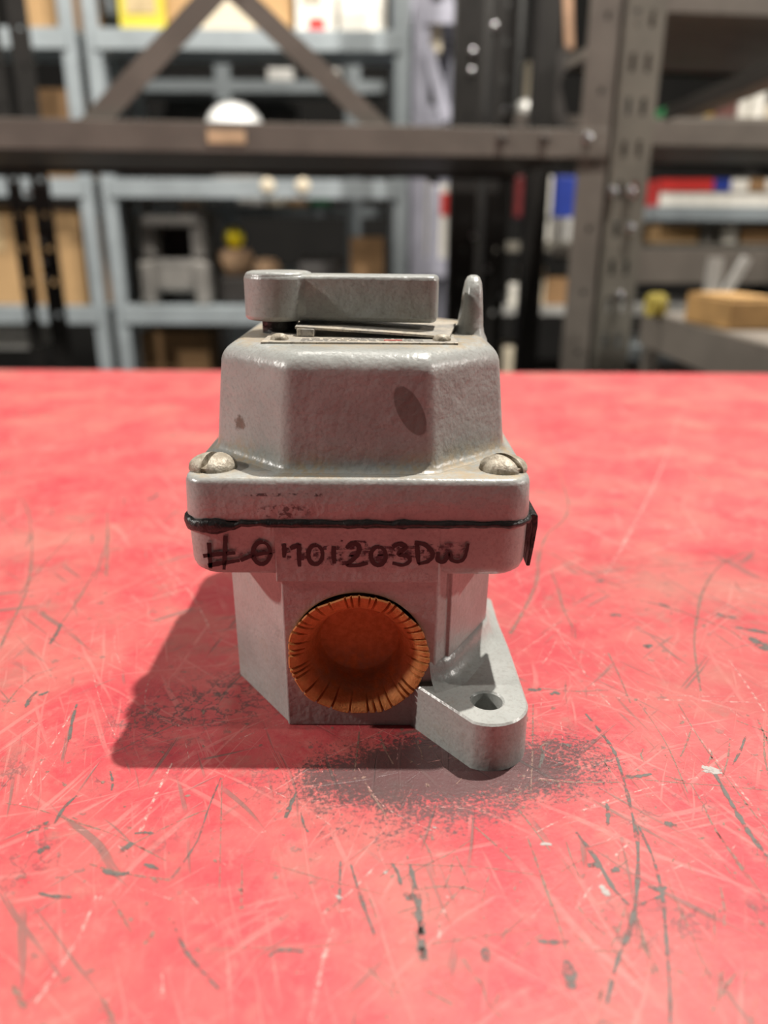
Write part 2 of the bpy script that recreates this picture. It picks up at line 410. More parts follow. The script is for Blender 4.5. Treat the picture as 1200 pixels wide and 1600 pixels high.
dark = [
 ([(915,1115),(942,1148),(960,1175),(972,1210)],5), ([(972,1210),(985,1260),(997,1330),(990,1430),(965,1500),(948,1568)],7),
 ([(997,1290),(1020,1340),(1035,1400),(1042,1480),(1047,1560),(1047,1600)],5.5), ([(975,1212),(995,1213),(1018,1209)],6),
 ([(995,1415),(1018,1407),(1040,1395)],5), ([(1115,1205),(1140,1250),(1170,1300),(1200,1340)],7), ([(1145,1195),(1158,1170),(1165,1150)],3.5),
 ([(900,1300),(930,1340),(960,1390),(985,1415)],6), ([(640,1350),(652,1400),(656,1440),(660,1495)],9), ([(660,1440),(658,1470),(662,1500)],12),
 ([(840,1470),(865,1472),(890,1470)],7), ([(1115,957),(1130,962),(1150,965)],8), ([(1150,980),(1180,985),(1200,990)],9), ([(1172,996),(1186,1005),(1202,1016)],16),
 ([(60,1395),(80,1400),(112,1402)],6), ([(160,1360),(182,1366),(202,1364)],9), ([(188,1330),(198,1324),(207,1316)],8), ([(210,1302),(225,1301),(240,1302)],5),
 ([(42,1302),(60,1293),(76,1283)],8), ([(58,1331),(68,1328),(78,1323)],10), ([(85,1287),(100,1262),(120,1243)],4), ([(225,1350),(238,1354),(249,1359)],6),
 ([(446,1278),(455,1255),(464,1235)],6), ([(420,1495),(432,1486),(452,1485),(475,1487)],5), ([(532,1345),(531,1385),(530,1430)],4), ([(548,1350),(560,1390),(572,1425),(586,1462)],5),
 ([(345,1215),(325,1265),(310,1310),(285,1350),(268,1372)],2.6), ([(270,1440),(290,1485),(318,1520),(342,1545)],5), ([(120,1100),(112,1130),(108,1160)],4),
 ([(885,1500),(890,1520),(892,1545)],17), ([(757,1480),(758,1490),(760,1503)],11), ([(948,1255),(950,1275),(949,1290)],6), ([(1038,1285),(1048,1288),(1058,1290)],9),
 ([(877,1165),(885,1164),(892,1166)],8), ([(228,782),(240,777),(250,770)],7), ([(955,962),(963,960),(970,963)],7), ([(1005,1008),(1012,1010),(1018,1007)],8), ([(930,908),(938,908),(943,907)],6),
 ([(825,1077),(836,1078),(846,1076)],6), ([(1030,943),(1038,946),(1046,948)],6), ([(78,1006),(88,990),(95,975)],5), ([(40,1105),(48,1090),(58,1080)],6), ([(60,1086),(68,1084),(76,1080)],5),
 ([(172,1205),(176,1222),(174,1235)],3), ([(860,1085),(868,1082),(874,1085)],6), ([(920,1355),(928,1350),(936,1356)],8), ([(955,1362),(962,1358),(968,1362)],8),
 ([(470,1270),(476,1292),(482,1300)],3), ([(1012,1385),(1030,1390),(1042,1385)],6), ([(845,1165),(848,1180),(842,1200)],4), ([(610,1345),(622,1365),(628,1392)],5), ([(632,1395),(640,1402),(648,1396)],10),
]
faint = [
 ([(972,1215),(1050,1222),(1130,1228),(1200,1235)],2.2), ([(840,1218),(900,1222),(970,1222)],3), ([(1120,1300),(1160,1355),(1200,1410)],3), ([(825,1310),(850,1380),(875,1450),(885,1485)],4.5),
 ([(625,1375),(665,1352),(700,1335),(740,1310)],2), ([(650,1390),(690,1385),(730,1388),(760,1400)],3), ([(600,1350),(680,1352),(750,1355),(860,1370)],2), ([(833,1100),(832,1170),(829,1250)],2),
 ([(1000,1460),(1010,1490),(1020,1525)],3.5), ([(1045,1510),(1062,1518),(1080,1525)],4), ([(1150,1520),(1130,1550),(1110,1585)],4), ([(640,1480),(690,1472),(740,1465),(840,1450)],2.2),
 ([(347,1215),(345,1300),(343,1390)],2), ([(378,1350),(378,1380),(377,1415)],2.5), ([(10,1255),(60,1265),(120,1285),(180,1305),(260,1345)],2.4), ([(205,1320),(260,1292),(310,1270),(330,1265)],2),
 ([(140,1350),(195,1365),(265,1375)],3.5), ([(385,1340),(440,1355),(500,1372),(600,1398)],1.6), ([(325,1482),(400,1481),(480,1480),(560,1470)],1.8), ([(175,1405),(190,1430),(205,1457)],3),
 ([(24,769),(44,800),(50,860),(42,920),(20,970),(0,1010)],3.2), ([(168,800),(168,850),(166,900)],4), ([(150,890),(120,940),(95,975)],3.5), ([(130,813),(100,848),(70,880),(30,930)],2.2), ([(70,800),(100,806),(130,813)],2),
 ([(860,690),(875,740),(888,790),(878,815),(855,835),(842,870),(838,910),(815,960),(797,990)],4.5), ([(850,860),(900,885),(940,905),(980,920)],3), ([(985,935),(1030,945),(1090,965),(1140,985),(1160,1000)],3.5),
 ([(860,890),(872,920),(880,950),(895,980)],3), ([(1200,850),(1130,880),(1100,920),(1090,960),(1085,1010),(1095,1080)],3.5), ([(840,1075),(900,1080),(950,1078)],2), ([(1000,885),(1100,880),(1200,872)],2.2),
 ([(938,788),(962,789),(985,788)],4), ([(1020,770),(1045,772),(1070,772)],4), ([(950,1020),(965,1050),(985,1098)],3), ([(790,1240),(830,1290),(860,1330)],3), ([(740,1290),(780,1325),(800,1345)],3),
 ([(1000,1100),(1040,1160),(1075,1240)],2.5), ([(1060,1100),(1110,1180),(1200,1300)],2), ([(1080,1225),(1100,1260),(1120,1300),(1180,1390)],2.5), ([(1040,1370),(1080,1460),(1110,1530)],2.5),
 ([(997,1435),(1010,1480),(1030,1520)],5), ([(890,1480),(930,1485),(985,1488)],2.5), ([(800,1500),(830,1470),(850,1460)],3), ([(660,1545),(690,1560),(708,1570)],5), ([(750,1530),(765,1570),(785,1590)],4),
 ([(20,1540),(30,1560),(40,1575)],7), ([(95,1535),(105,1530),(112,1525)],5), ([(160,1560),(175,1590),(165,1600)],5), ([(225,1475),(235,1465),(240,1455)],7), ([(10,1100),(30,1075),(60,1050)],2.5),
]
pale = [
 ([(150,1400),(120,1470),(60,1560),(40,1600)],6), ([(253,1520),(254,1550),(252,1580)],5), ([(520,1450),(500,1520),(485,1600)],6), ([(270,1190),(240,1250),(215,1310)],5), ([(120,1100),(60,1200),(30,1260)],3),
 ([(700,1400),(690,1440),(685,1470)],5), ([(820,1310),(900,1270),(1000,1235),(1090,1215)],3), ([(850,1075),(960,1090),(1100,1095),(1200,1098)],2.5), ([(845,940),(880,1000),(920,1060),(960,1110)],2.5),
 ([(1065,640),(1030,740),(985,830),(945,900)],4), ([(1000,815),(1080,830),(1200,838)],3), ([(940,1060),(1040,1085),(1150,1088)],2), ([(1130,1020),(1160,1060),(1200,1120)],2.5), ([(250,880),(300,930),(340,1010)],2),
 ([(1060,1110),(1130,1200),(1200,1290)],3), ([(20,690),(100,700),(200,680)],3), ([(560,1200),(600,1260),(680,1300)],2), ([(900,1420),(950,1350),(980,1320)],3), ([(600,1340),(540,1400),(500,1430)],3),
]
spots = [([(1096,1200),(1108,1203),(1128,1206)],17), ([(938,1383),(944,1390),(950,1400)],10), ([(844,1320),(852,1318),(862,1320)],5), ([(600,1362),(602,1363),(606,1362)],4), ([(676,1292),(679,1292),(682,1293)],5), ([(524,1398),(530,1402),(536,1404)],5)]
for _ in range(70):
    x, y = rnd.uniform(560, 1200), rnd.uniform(1120, 1560); a = rnd.choice((rnd.uniform(1.0, 1.9), rnd.uniform(0, 3.1))); L = rnd.uniform(18, 75); bnd = rnd.uniform(-5, 5)
    faint.append(([(x, y), (x + L * math.cos(a) * 0.5 + bnd, y + L * math.sin(a) * 0.5), (x + L * math.cos(a), y + L * math.sin(a))], rnd.uniform(1.2, 3.2)))
for _ in range(160):
    x, y = rnd.uniform(0, 1200), rnd.choice((rnd.uniform(900, 1600), rnd.uniform(1150, 1450)))
    a = rnd.uniform(0, math.pi); L = rnd.uniform(3, 11)
    faint.append(([(x, y), (x + L * math.cos(a) * 0.5, y + L * math.sin(a) * 0.4), (x + L * math.cos(a), y + L * math.sin(a) * 0.7)], rnd.uniform(2, 5)))
for _ in range(120):
    x, y = rnd.uniform(0, 1200), rnd.uniform(760, 1600); a = rnd.uniform(0, math.pi); L = rnd.uniform(30, 130); bnd = rnd.uniform(-8, 8)
    pale.append(([(x, y), (x + L * math.cos(a) * 0.5 + bnd, y + L * math.sin(a) * 0.4), (x + L * math.cos(a), y + L * math.sin(a) * 0.8)], rnd.uniform(0.7, 1.4)))
strokes('dark_scratches', dark, m_scr, 'dark gouges in the red top')
EPS = 0.00004; strokes('faint_scratches', faint, m_scr2)
EPS = 0.00003; strokes('pale_scratches', pale, m_pale)
EPS = 0.00008; strokes('chips', spots, m_spot)

# ================================================================ the switch enclosure
CX, FY = -0.0068, 0.184           # centre line and front face
dev = tag(empty('switch_enclosure', (CX, FY, 0)), 'grey cast metal switch housing with handwritten number and orange plug, standing on the red bench', 'switch')
MM = 0.001
def mm(pts): return [(x * MM, y * MM) for x, y in pts]
def mmb(bm): bmesh.ops.scale(bm, verts=bm.verts, vec=(MM, MM, MM)); return bm
m_body = paint_material('grey_casting_paint'); m_cover = paint_material('grey_cover_paint', True)
m_black = simple('black_rubber', (0.018, 0.016, 0.015), 0.38, 0, 0.5, 300, 0.5)

# --- lower body: conduit boss at both ends, flanks running out to the full width
plan = [(-20.2, 0), (21.2, 0), (23.6, 2.2), (24.4, 3.4), (25.2, 2.8), (38.4, 25.5), (38.4, 94), (21, 119.5), (-21, 119.5), (-38.8, 94), (-38.8, 26), (-20.6, 1.6)]
def taper(bm, z0, z1, s):      # the casting narrows slightly downwards
    for v in bm.verts:
        k = 1 - s * (z1 - v.co.z) / (z1 - z0); v.co.x *= k
    return bm
body = obj('body', mmb(taper(prism(plan, 0, 50), 0, 50, 0.02)), m_body, dev)
hub_c = Vector((0, 0, 24.1))
cut(body, shift(lathe([(0, -14 * MM), (18.2 * MM, -14 * MM), (18.2 * MM, 3 * MM), (0, 3 * MM)], 64, 'Y', (1, 1, 0.94)), hub_c * MM))
md = body.modifiers.new('bevel', 'BEVEL'); md.width = 0.0007; md.segments = 2; md.limit_method = 'ANGLE'; md.angle_limit = R(40)
# raised strip of the boss running up over the flange
obj('boss_face', mmb(prism([(-21.4, -0.35), (21.3, -0.35), (21.3, 1), (-21.4, 1)], 44.5, 60.0)), m_body, dev, bevel=0.0003, seg=2)
RECT = lambda hx, y0, y1: [(1, 0, hx), (0, 1, y1), (-1, 0, hx), (0, -1, -y0)]
fl = []
for z, ins in ((45.8, 3.2), (46.2, 1.9), (47.3, 0.9), (49.0, 0.55), (60.4, 0.0)):
    fl.append([(x, y, z) for x, y in round_poly(RECT(44.6, 0, 120), ins if ins > 0.6 else ins * 0.6, 7.0, 6)])
for r in fl:      # front face stays plumb with the boss
    pass
obj('flange', mmb(loft(fl)), m_body, dev, smooth='auto')

# --- gasket squeezed out of the joint
gr = random.Random(11); path = round_poly(RECT(44.9, -0.25, 120.2), 0, 7.2, 10)
fine = []
for i in range(len(path)):
    a = Vector(path[i]); b2 = Vector(path[(i + 1) % len(path)]); k = max(1, int((b2 - a).length / 1.6))
    for j in range(k): fine.append(a + (b2 - a) * j / k)
bm = bmesh.new(); rings = []
for i, p in enumerate(fine):
    nx = (fine[(i + 1) % len(fine)] - fine[i - 1]); nrm = Vector((nx.y, -nx.x)).normalized()
    rr = 0.85 + gr.uniform(-0.22, 0.25); dz = gr.uniform(-0.18, 0.15)
    if p.y < 8:
        if p.x < -31: rr += 1.0 * min(1, (-31 - p.x) / 4) + gr.uniform(-0.1, 0.2); dz -= 0.75
        elif -6 < p.x < 14: rr += gr.uniform(-0.2, 0.35)
    ring = []
    for k in range(8):
        a = 2 * math.pi * k / 8
        q = p + nrm * (math.cos(a) * min(rr, 1.15) * 0.9)
        ring.append(bm.verts.new((q.x, q.y, 60.8 + dz + math.sin(a) * rr)))
    rings.append(ring)
for i in range(len(rings)):
    a, b2 = rings[i], rings[(i + 1) % len(rings)]
    for k in range(8): bm.faces.new((a[k], a[(k + 1) % 8], b2[(k + 1) % 8], b2[k]))
gk = obj('gasket', mmb(bm), m_black, dev, smooth=True); gk['label'] = 'black rubber gasket squeezed out of the joint'
# loose strip of gasket hanging down on the right flank
st = [(46.2, 61.6), (47.5, 61.0), (47.6, 58), (47.0, 52), (46.3, 46.5), (45.3, 46.5), (45.9, 52), (46.2, 58), (45.6, 60.4), (44.4, 60.6)]
bm = bmesh.new(); f0 = [bm.verts.new((x, 6.5, z)) for x, z in st]; f1 = [bm.verts.new((x, 24.0, z)) for x, z in st]
bm.faces.new(f0); bm.faces.new(f1[::-1])
for i in range(len(st)): bm.faces.new((f0[i], f1[i], f1[(i + 1) % len(st)], f0[(i + 1) % len(st)]))
obj('gasket_strip', mmb(bm), m_black, dev, bevel=0.0003)

# --- cover: rim plate with a chamfered dome
rings = []
for z, ins in ((61.2, 0.5), (61.5, 0.15), (62.2, 0.0), (70.9, 0.25), (71.9, 0.55), (72.5, 1.1), (72.7, 1.9)):
    rings.append([(x, y, z) for x, y in round_poly(RECT(44.8, 0, 120), ins, 6.5, 6)])
bm = loft(rings)
S2 = math.sqrt(0.5)
def dome_planes():
    # straight sides, the ends and the four chamfered corners
    hx, y0, y1 = 40.6, 6.8, 113.2; cx, a = 19.0, 0.0
    d_f = S2 * cx + (-S2) * y0            # chamfer through (cx, y0)
    d_b = S2 * cx + S2 * y1
    return [(1, 0, hx), (S2, S2, d_b), (0, 1, y1), (-S2, S2, d_b), (-1, 0, hx), (-S2, -S2, d_f), (0, -1, -y0), (S2, -S2, d_f)]
rings = []
prof = [(72.0, -2.3), (72.75, -2.2), (73.0, -1.4), (73.6, -0.75), (74.8, -0.25), (76.5, 0.0), (90, 1.25), (97.0, 1.95)]
for k in range(1, 9):
    a = k / 8 * R(88); prof.append((97.0 + 6.0 * math.sin(a), 1.95 + 6.2 * (1 - math.cos(a))))
prof.append((103.0, 12.0))
for z, ins in prof:
    rings.append([(x, y, z) for x, y in round_poly(dome_planes(), ins, 5.2 if ins > -0.2 else 5.8, 5)])
rv = [[bm.verts.new(p) for p in r] for r in rings]; n = len(rv[0])
for a, b2 in zip(rv, rv[1:]):
    for i in range(n): bm.faces.new((a[i], a[(i + 1) % n], b2[(i + 1) % n], b2[i]))
bm.faces.new(rv[-1])
cov = obj('cover', mmb(bm), m_cover, dev, smooth='auto')

# --- low boss and padlock lug at the right rear of the dome
obj('cover_boss', mmb(shift(lathe([(9, 0), (8.6, 1.2), (7.4, 2.2), (5, 2.8), (0, 3.0)], 32), (25.0, 66, 102.3))), m_cover, dev, smooth=True)
sec = []
for z, x0, x1, y0, y1 in ((95, 29.5, 38.6, 44.0, 66), (101.5, 27.8, 37.4, 44.6, 65), (103.2, 28.4, 36.6, 46.2, 64), (105.0, 29.0, 36.3, 47.0, 63.4), (110, 29.7, 36.0, 47.6, 62.6), (115, 30.3, 35.7, 48.6, 61.4), (117.6, 30.7, 35.4, 50.2, 59.8), (119.0, 31.3, 34.8, 52.0, 58.0), (119.5, 32.2, 34.0, 53.5, 56.5)):
    hx, hy = (x1 - x0) / 2, (y1 - y0) / 2
    ring = []
    for k in range(20):
        a = 2 * math.pi * k / 20; c, s = math.cos(a), math.sin(a)
        p = 2 / 3.2
        ring.append(((x0 + x1) / 2 + hx * math.copysign(abs(c) ** p, c), (y0 + y1) / 2 + hy * math.copysign(abs(s) ** p, s), z))
    sec.append(ring)
lug = obj('padlock_lug', mmb(loft(sec)), m_body, dev)
cut(lug, mmb(shift(lathe([(0, -8), (3.6, -8), (3.6, 8), (0, 8)], 24, 'X'), (33, 55.2, 110.5))))
for p in lug.data.polygons: p.use_smooth = True
lug.data.set_sharp_from_angle(angle=R(50))

# --- cover screws, round slotted heads
m_screw = simple('aged_screw', (0.40, 0.36, 0.29), 0.55, 0.25, 0.45, 450, 0.4, (0.25, 0.21, 0.155))
def screw_head(rot):
    R0, hh, sw = 6.3, 3.9, 0.85
    pr = [(R0, 0), (R0, 0.5)] + [(R0 * math.cos(a), 0.5 + (hh - 0.5) * math.sin(a)) for a in (0.2, 0.4, 0.6, 0.8, 1.0, 1.2, 1.4)] + [(0, hh)]
    bm = bmesh.new()
    for s in (-1, 1):
        h = lathe(pr, 40); h.faces.new([v for v in h.verts if abs(v.co.z) < 1e-6])
        g = h.verts[:] + h.edges[:] + h.faces[:]
        bmesh.ops.bisect_plane(h, geom=g, plane_co=(s * sw, 0, 0), plane_no=(-s, 0, 0), clear_outer=True)
        bmesh.ops.holes_fill(h, edges=[e for e in h.edges if e.is_boundary])
        me = bpy.data.meshes.new('t'); h.to_mesh(me); h.free(); bm.from_mesh(me); bpy.data.meshes.remove(me)
    box(bm, -sw - 0.05, sw + 0.05, -R0 * 0.9, R0 * 0.9, 0, 1.2)
    bmesh.ops.rotate(bm, verts=bm.verts, cent=(0, 0, 0), matrix=Matrix.Rotation(R(rot), 3, 'Z'))
    return mmb(bm)
for (x, y, rot) in ((-38.3, 10.6, -12), (38.2, 10.8, 38), (-38, 109, 20), (38, 109, 70)):
    s = obj('screw', screw_head(rot), m_screw, dev, smooth='auto'); s.location = (x * MM, y * MM, 72.6 * MM)

# --- nameplate, its rivets and print, and the bent sheet under the lever
m_plate = plate_material()
npl = obj('nameplate', mmb(prism([(-26.4, 24.2), (26.4, 24.2), (26.4, 78), (-26.4, 78)], 103.0, 103.55)), m_plate, dev, bevel=0.0001, seg=1)
for x in (-22.0, 22.3):
    obj('rivet', mmb(shift(lathe([(2.5, 0), (2.5, 0.5), (2.1, 1.2), (1.1, 1.6), (0, 1.7)], 20), (x, 29.2, 103.5))), m_screw, npl, smooth=True)
bm = bmesh.new(); pr_ = random.Random(3)
for row in range(3):
    x = -16.0
    while x < 16:
        L = pr_.uniform(0.8, 2.6); box(bm, x, x + L, 26.6 + row * 2.2, 27.3 + row * 2.2, 103.56, 103.60); x += L + pr_.uniform(0.4, 0.9)
pt = obj('plate_print', mmb(bm), simple('print_ink', (0.06, 0.055, 0.05), 0.7), npl); pt['kind'] = 'stuff'
obj('red_print', mmb(boxm(6.5, 11.5, 27.5, 29.6, 103.56, 103.61)), simple('red_ink', (0.42, 0.05, 0.035), 0.6), npl)
bm = bmesh.new()
q = [(-18.5, 36.5, 106.2), (-9.5, 35.2, 105.9), (8, 32.6, 105.2), (24.5, 31.0, 104.3), (28.8, 60, 105.2), (8, 64, 106.2), (-18.5, 64, 106.6)]
a = [bm.verts.new(p) for p in q]; b2 = [bm.verts.new((x, y, z - 0.6)) for x, y, z in q]
bm.faces.new(a); bm.faces.new(b2[::-1])
for i in range(len(q)): bm.faces.new((a[i], b2[i], b2[(i + 1) % len(q)], a[(i + 1) % len(q)]))
obj('bent_plate', mmb(bm), m_plate, dev)
obj('plate_tab', mmb(prism([(-18, 35.6), (-13.2, 34.6), (-12.6, 37), (-17.6, 38.2)], 103.6, 105.7)), m_plate, dev, bevel=0.0002)

# --- operating lever on its shaft
obj('shaft', mmb(shift(lathe([(0, 0), (5.4, 0), (5.4, 5), (0, 5)], 32), (-24.4, 51, 102.8))), m_black, dev, smooth='auto')
hub_r = 10.2; hcx, hcy = -24.4, 51.0
out = []
y_f, y_b, xe = 44.6, 57.4, 22.3
a0 = math.asin((y_f - hcy) / hub_r); a1 = math.asin((y_b - hcy) / hub_r)
for k in range(29):
    a = a1 + (2 * math.pi - a1 + a0) * k / 28
    out.append((hcx + hub_r * math.cos(a), hcy + hub_r * math.sin(a)))
rc = 2.2
for cx_, cy_, s in ((xe - rc, y_f + rc, -90), (xe - rc, y_b - rc, 0)):
    for k in range(5):
        a = R(s + 90 * k / 4); out.append((cx_ + rc * math.cos(a), cy_ + rc * math.sin(a)))
ct, st_ = math.cos(R(-6.5)), math.sin(R(-6.5))
out = [(hcx + (x - hcx) * ct - (y - hcy) * st_, hcy + (x - hcx) * st_ + (y - hcy) * ct) for x, y in out]
lev = obj('lever', mmb(prism(out, 106.9, 119.8)), m_body, dev, smooth='auto', bevel=0.0013, seg=3)
obj('lever_hub_cap', mmb(shift(lathe([(9.9, -0.8), (9.75, 0), (9.2, 0.55), (8.2, 0.85), (0, 1.0)], 48), (hcx, hcy, 119.7))), m_body, lev, smooth=True)

# --- mounting foot with bolt hole, blended into the flank
fo = [(13.6, 1.5)]
cxf, cyf, rf = 34.6, -8.9, 10.6
for k in range(19):
    a = R(-118 + (118 + 4) * k / 18); fo.append((cxf + rf * math.cos(a), cyf + rf * math.sin(a)))
fo += [(44.6, 20), (43.2, 44), (38.0, 56), (24, 40), (18, 6)]
hole = [(cxf + 4.1 * math.cos(-2 * math.pi * k / 32), -8.4 + 4.1 * math.sin(-2 * math.pi * k / 32)) for k in range(32)]
bm = prism_holes(fo, [hole], 0, 14.1, 0.5)
foot = obj('mounting_foot', mmb(bm), m_body, dev, smooth='auto')
bm = bmesh.new()
wall = [(19.5, -0.3), (23.6, 1.6), (25.4, 3.0), (38.6, 25.6), (38.6, 52)]
nrm = [(0.3, -0.95), (0.75, -0.66), (0.86, -0.5), (0.95, -0.3), (1, 0)]
pr2 = [(-1.5, 21.0), (0, 20.5), (0.5, 18.4), (1.6, 16.2), (3.4, 14.7), (5.6, 14.02)]
g = [[bm.verts.new((wx + nx * o_, wy + ny * o_, z)) for o_, z in pr2] for (wx, wy), (nx, ny) in zip(wall, nrm)]
for i in range(len(g) - 1):
    lim = 1.0
    for k in range(len(pr2) - 1): bm.faces.new((g[i][k], g[i + 1][k], g[i + 1][k + 1], g[i][k + 1]))
for i in (3, 4):
    for v in g[i]: v.co.x = min(v.co.x, 43.4)
obj('foot_fillet', mmb(bm), m_body, foot, smooth=True)

# --- orange plug pressed into the conduit hub
pgr = random.Random(8)
SEG = 288
profile = [(17.4, 4.0), (18.0, 0.8), (18.9, -1.0), (19.15, -1.7), (18.8, -2.0), (17.6, -1.75), (16.2, -1.0), (14.8, 0.3), (13.6, 2.0), (12.6, 4.2), (11.9, 6.6), (11.5, 8.6), (10.9, 9.3), (8, 9.6), (4, 9.7), (0, 9.7)]
groove = {}
a = 0
while a < SEG:
    groove[a % SEG] = (pgr.uniform(0.6, 1.5), pgr.uniform(12.8, 15.5)); a += pgr.choice((4, 5, 6, 7, 9, 11, 13))
bm = bmesh.new(); rings = []
for r, y in profile:
    if r == 0: rings.append([bm.verts.new((0, y, 0))]); continue
    ring = []
    for i in range(SEG):
        th = 2 * math.pi * i / SEG; rr, yy = r, y
        wob = 0.22 * math.sin(5 * th + 1) + 0.18 * math.sin(11 * th + 2.3)
        if r > 12: rr += wob * (r - 12) / 7
        if i in groove and y < 3 and r < 19.2 and not (y > -1.5 and r > 18.4):
            dp, rin = groove[i]
            if r > rin: yy += dp * min(1, (r - rin) / 2.5); rr -= 0.35 if r > 18.5 else 0
        ring.append(bm.verts.new((rr * math.cos(th), yy, rr * math.sin(th) * 0.94)))
    rings.append(ring)
for A, B in zip(rings, rings[1:]):
    for i in range(SEG):
        j = (i + 1) % SEG
        if len(B) == 1: bm.faces.new((A[i], A[j], B[0]))
        else: bm.faces.new((A[i], A[j], B[j], B[i]))
pl = obj('conduit_plug', mmb(shift(bm, (0, 0.0, 23.0))), plug_material(), dev, smooth='auto')
pl['label'] = 'orange cup-shaped plug with pleated rim in the conduit hub'

# --- handwritten number on the flange, struck through
m_ink = mark_material('maroon_marker', (0.016, 0.005, 0.007), 0.20, 500, 0.45)
m_smear = mark_material('smeared_marker', (0.055, 0.026, 0.036), 0.545, 420, 0.5)
def on_flange(cx_, cy_): 
    p = at_y(280 + cx_ / 2.143, 780 + cy_ / 2.143, FY - 0.00046 - yoff)
    return p - Vector((CX, FY, 0))
def ell(cx_, cy_, rx, ry, n=10, a0=-80): return [(cx_ + rx * math.cos(R(a0 - 360 * k / n)), cy_ + ry * math.sin(R(a0 - 360 * k / n))) for k in range(n + 1)]
yoff = 0.00006
ink = [
 [(100,145),(103,190),(105,232)], [(155,122),(153,180),(150,236)], [(80,190),(130,184),(188,180)], [(96,222),(150,213),(203,205)],
 [(205,205),(235,192),(255,186),(310,178)], ell(276,180,29,37), [(350,150),(352,170),(351,196)], [(402,150),(401,190),(403,226)], [(372,165),(388,158),(402,150)],
 ell(456,186,24,32), [(518,158),(517,185),(520,216)], [(560,165),(578,148),(600,156),(600,180),(582,202),(562,219),(598,222),(632,214)],
 ell(667,190,25,31), [(714,160),(738,150),(758,162),(735,183),(766,192),(771,208),(748,221),(714,214)],
 [(797,148),(798,180),(802,217)], [(788,146),(825,154),(849,184),(834,208),(800,217)], [(868,178),(866,203),(885,209),(906,184),(912,203),(936,209),(956,194),(968,148)]]
bm = bmesh.new(); ir = random.Random(6); FN = Vector((0, -1, 0))
for s_ in ink: ribbon(bm, s_, lambda t: 0.00108 * (0.85 + 0.3 * math.sin(3 * t + 0.5)), on_flange, FN, 0.12, ir, 6)
mk = obj('marker_number', bm, m_ink, dev); mk['label'] = 'handwritten number in dark maroon marker'
yoff = 0.0
sm = [[(175,178),(215,186),(250,180),(320,172)], [(190,200),(240,190),(320,190)], [(345,172),(450,168),(560,160),(700,165),(850,158),(960,152)], [(360,196),(500,198),(640,192),(780,196),(940,190)],
      [(520,150),(560,146),(640,150)], [(380,182),(520,184),(700,180),(960,172)], [(440,210),(560,214),(700,206)]]
bm = bmesh.new()
for s_ in sm: ribbon(bm, s_, lambda t: 0.0013, on_flange, FN, 0.3, ir, 8)
ms = obj('marker_smear', bm, m_smear, dev)

# ================================================================ storage racks behind the bench
m_brown = simple('brown_rack_paint', (0.185, 0.162, 0.138), 0.55, 0.1, 0.2, 12)
m_olive = simple('olive_rack_paint', (0.185, 0.170, 0.140), 0.55, 0.1, 0.2, 12)
m_dark = simple('black_and_shaded_rack_paint', (0.018, 0.016, 0.014), 0.5, 0.1, 0.3, 12)  # black posts, and shelf lips whose shade is put into the colour
m_grey = simple('blue_grey_shelf_paint', (0.33, 0.37, 0.39), 0.45, 0.2, 0.15, 12)
m_lav = simple('lavender_grey_paint', (0.33, 0.33, 0.39), 0.45, 0.1, 0.15, 12)
m_bolt = simple('bright_bolt', (0.42, 0.42, 0.43), 0.32, 1.0, 0.1)
m_under = simple('brown_shelf_board', (0.060, 0.047, 0.038), 0.6, 0, 0.2, 12)

class Row:
    """a rack line: origin on its front plane, u along the front, w into the depth, z above the floor"""
    def __init__(s, x, y, yaw):
        s.o = Vector((x, y, 0)); a = R(yaw); s.yaw = a
        s.du = Vector((math.cos(a), math.sin(a), 0)); s.dw = Vector((-math.sin(a), math.cos(a), 0))
    def uz(s, px, py, w=0.0):
        d = ray(px, py); c = Vector((0, 0, H)); t = ((s.o + s.dw * w) - c).dot(s.dw) / d.dot(s.dw)
        p = c + d * t; return (p - s.o).dot(s.du), p.z - FLOOR
    def root(s, name, u=0.0, w=0.0, z=0.0):
        p = s.o + s.du * u + s.dw * w; return empty(name, (p.x, p.y, FLOOR + z), s.yaw)

def slotted_plate(width, height, thick, slots, hole=(0.009, 0.022)):
    """upright strip in the x-z plane with slots cut through at (x, z)"""
    xs = sorted({0.0, width} | {v for x, z in slots for v in (x - hole[0] / 2, x + hole[0] / 2)})
    zs = sorted({0.0, height} | {v for x, z in slots for v in (z - hole[1] / 2, z + hole[1] / 2)})
    bm = bmesh.new(); V = {}
    def v(i, j):
        if (i, j) not in V: V[(i, j)] = bm.verts.new((xs[i], 0, zs[j]))
        return V[(i, j)]
    for i in range(len(xs) - 1):
        for j in range(len(zs) - 1):
            cx_, cz_ = (xs[i] + xs[i + 1]) / 2, (zs[j] + zs[j + 1]) / 2
            if any(abs(cx_ - x) < hole[0] / 2 and abs(cz_ - z) < hole[1] / 2 for x, z in slots): continue
            bm.faces.new((v(i, j), v(i + 1, j), v(i + 1, j + 1), v(i, j + 1)))
    g = bmesh.ops.extrude_face_region(bm, geom=bm.faces[:])
    bmesh.ops.translate(bm, verts=[e for e in g['geom'] if isinstance(e, bmesh.types.BMVert)], vec=(0, thick, 0))
    return bm
def angle_post(root, name, u, w, width, depth, height, mat, slot_cols, pitch=0.052, flip=1, hole=(0.009, 0.022)):
    slots = [(x, 0.06 + pitch * k) for x in slot_cols for k in range(int((height - 0.1) / pitch))]
    bm = shift(slotted_plate(width, height, 0.003, slots, hole), (u, w, 0))
    ud = u if flip > 0 else u + width - 0.003
    box(bm, ud, ud + 0.003, w + 0.003, w + depth, 0, height)
    return obj(name, bm, mat, root)

A = Row(at_y(905, 370, 1.40).x, 1.40, 6.0)
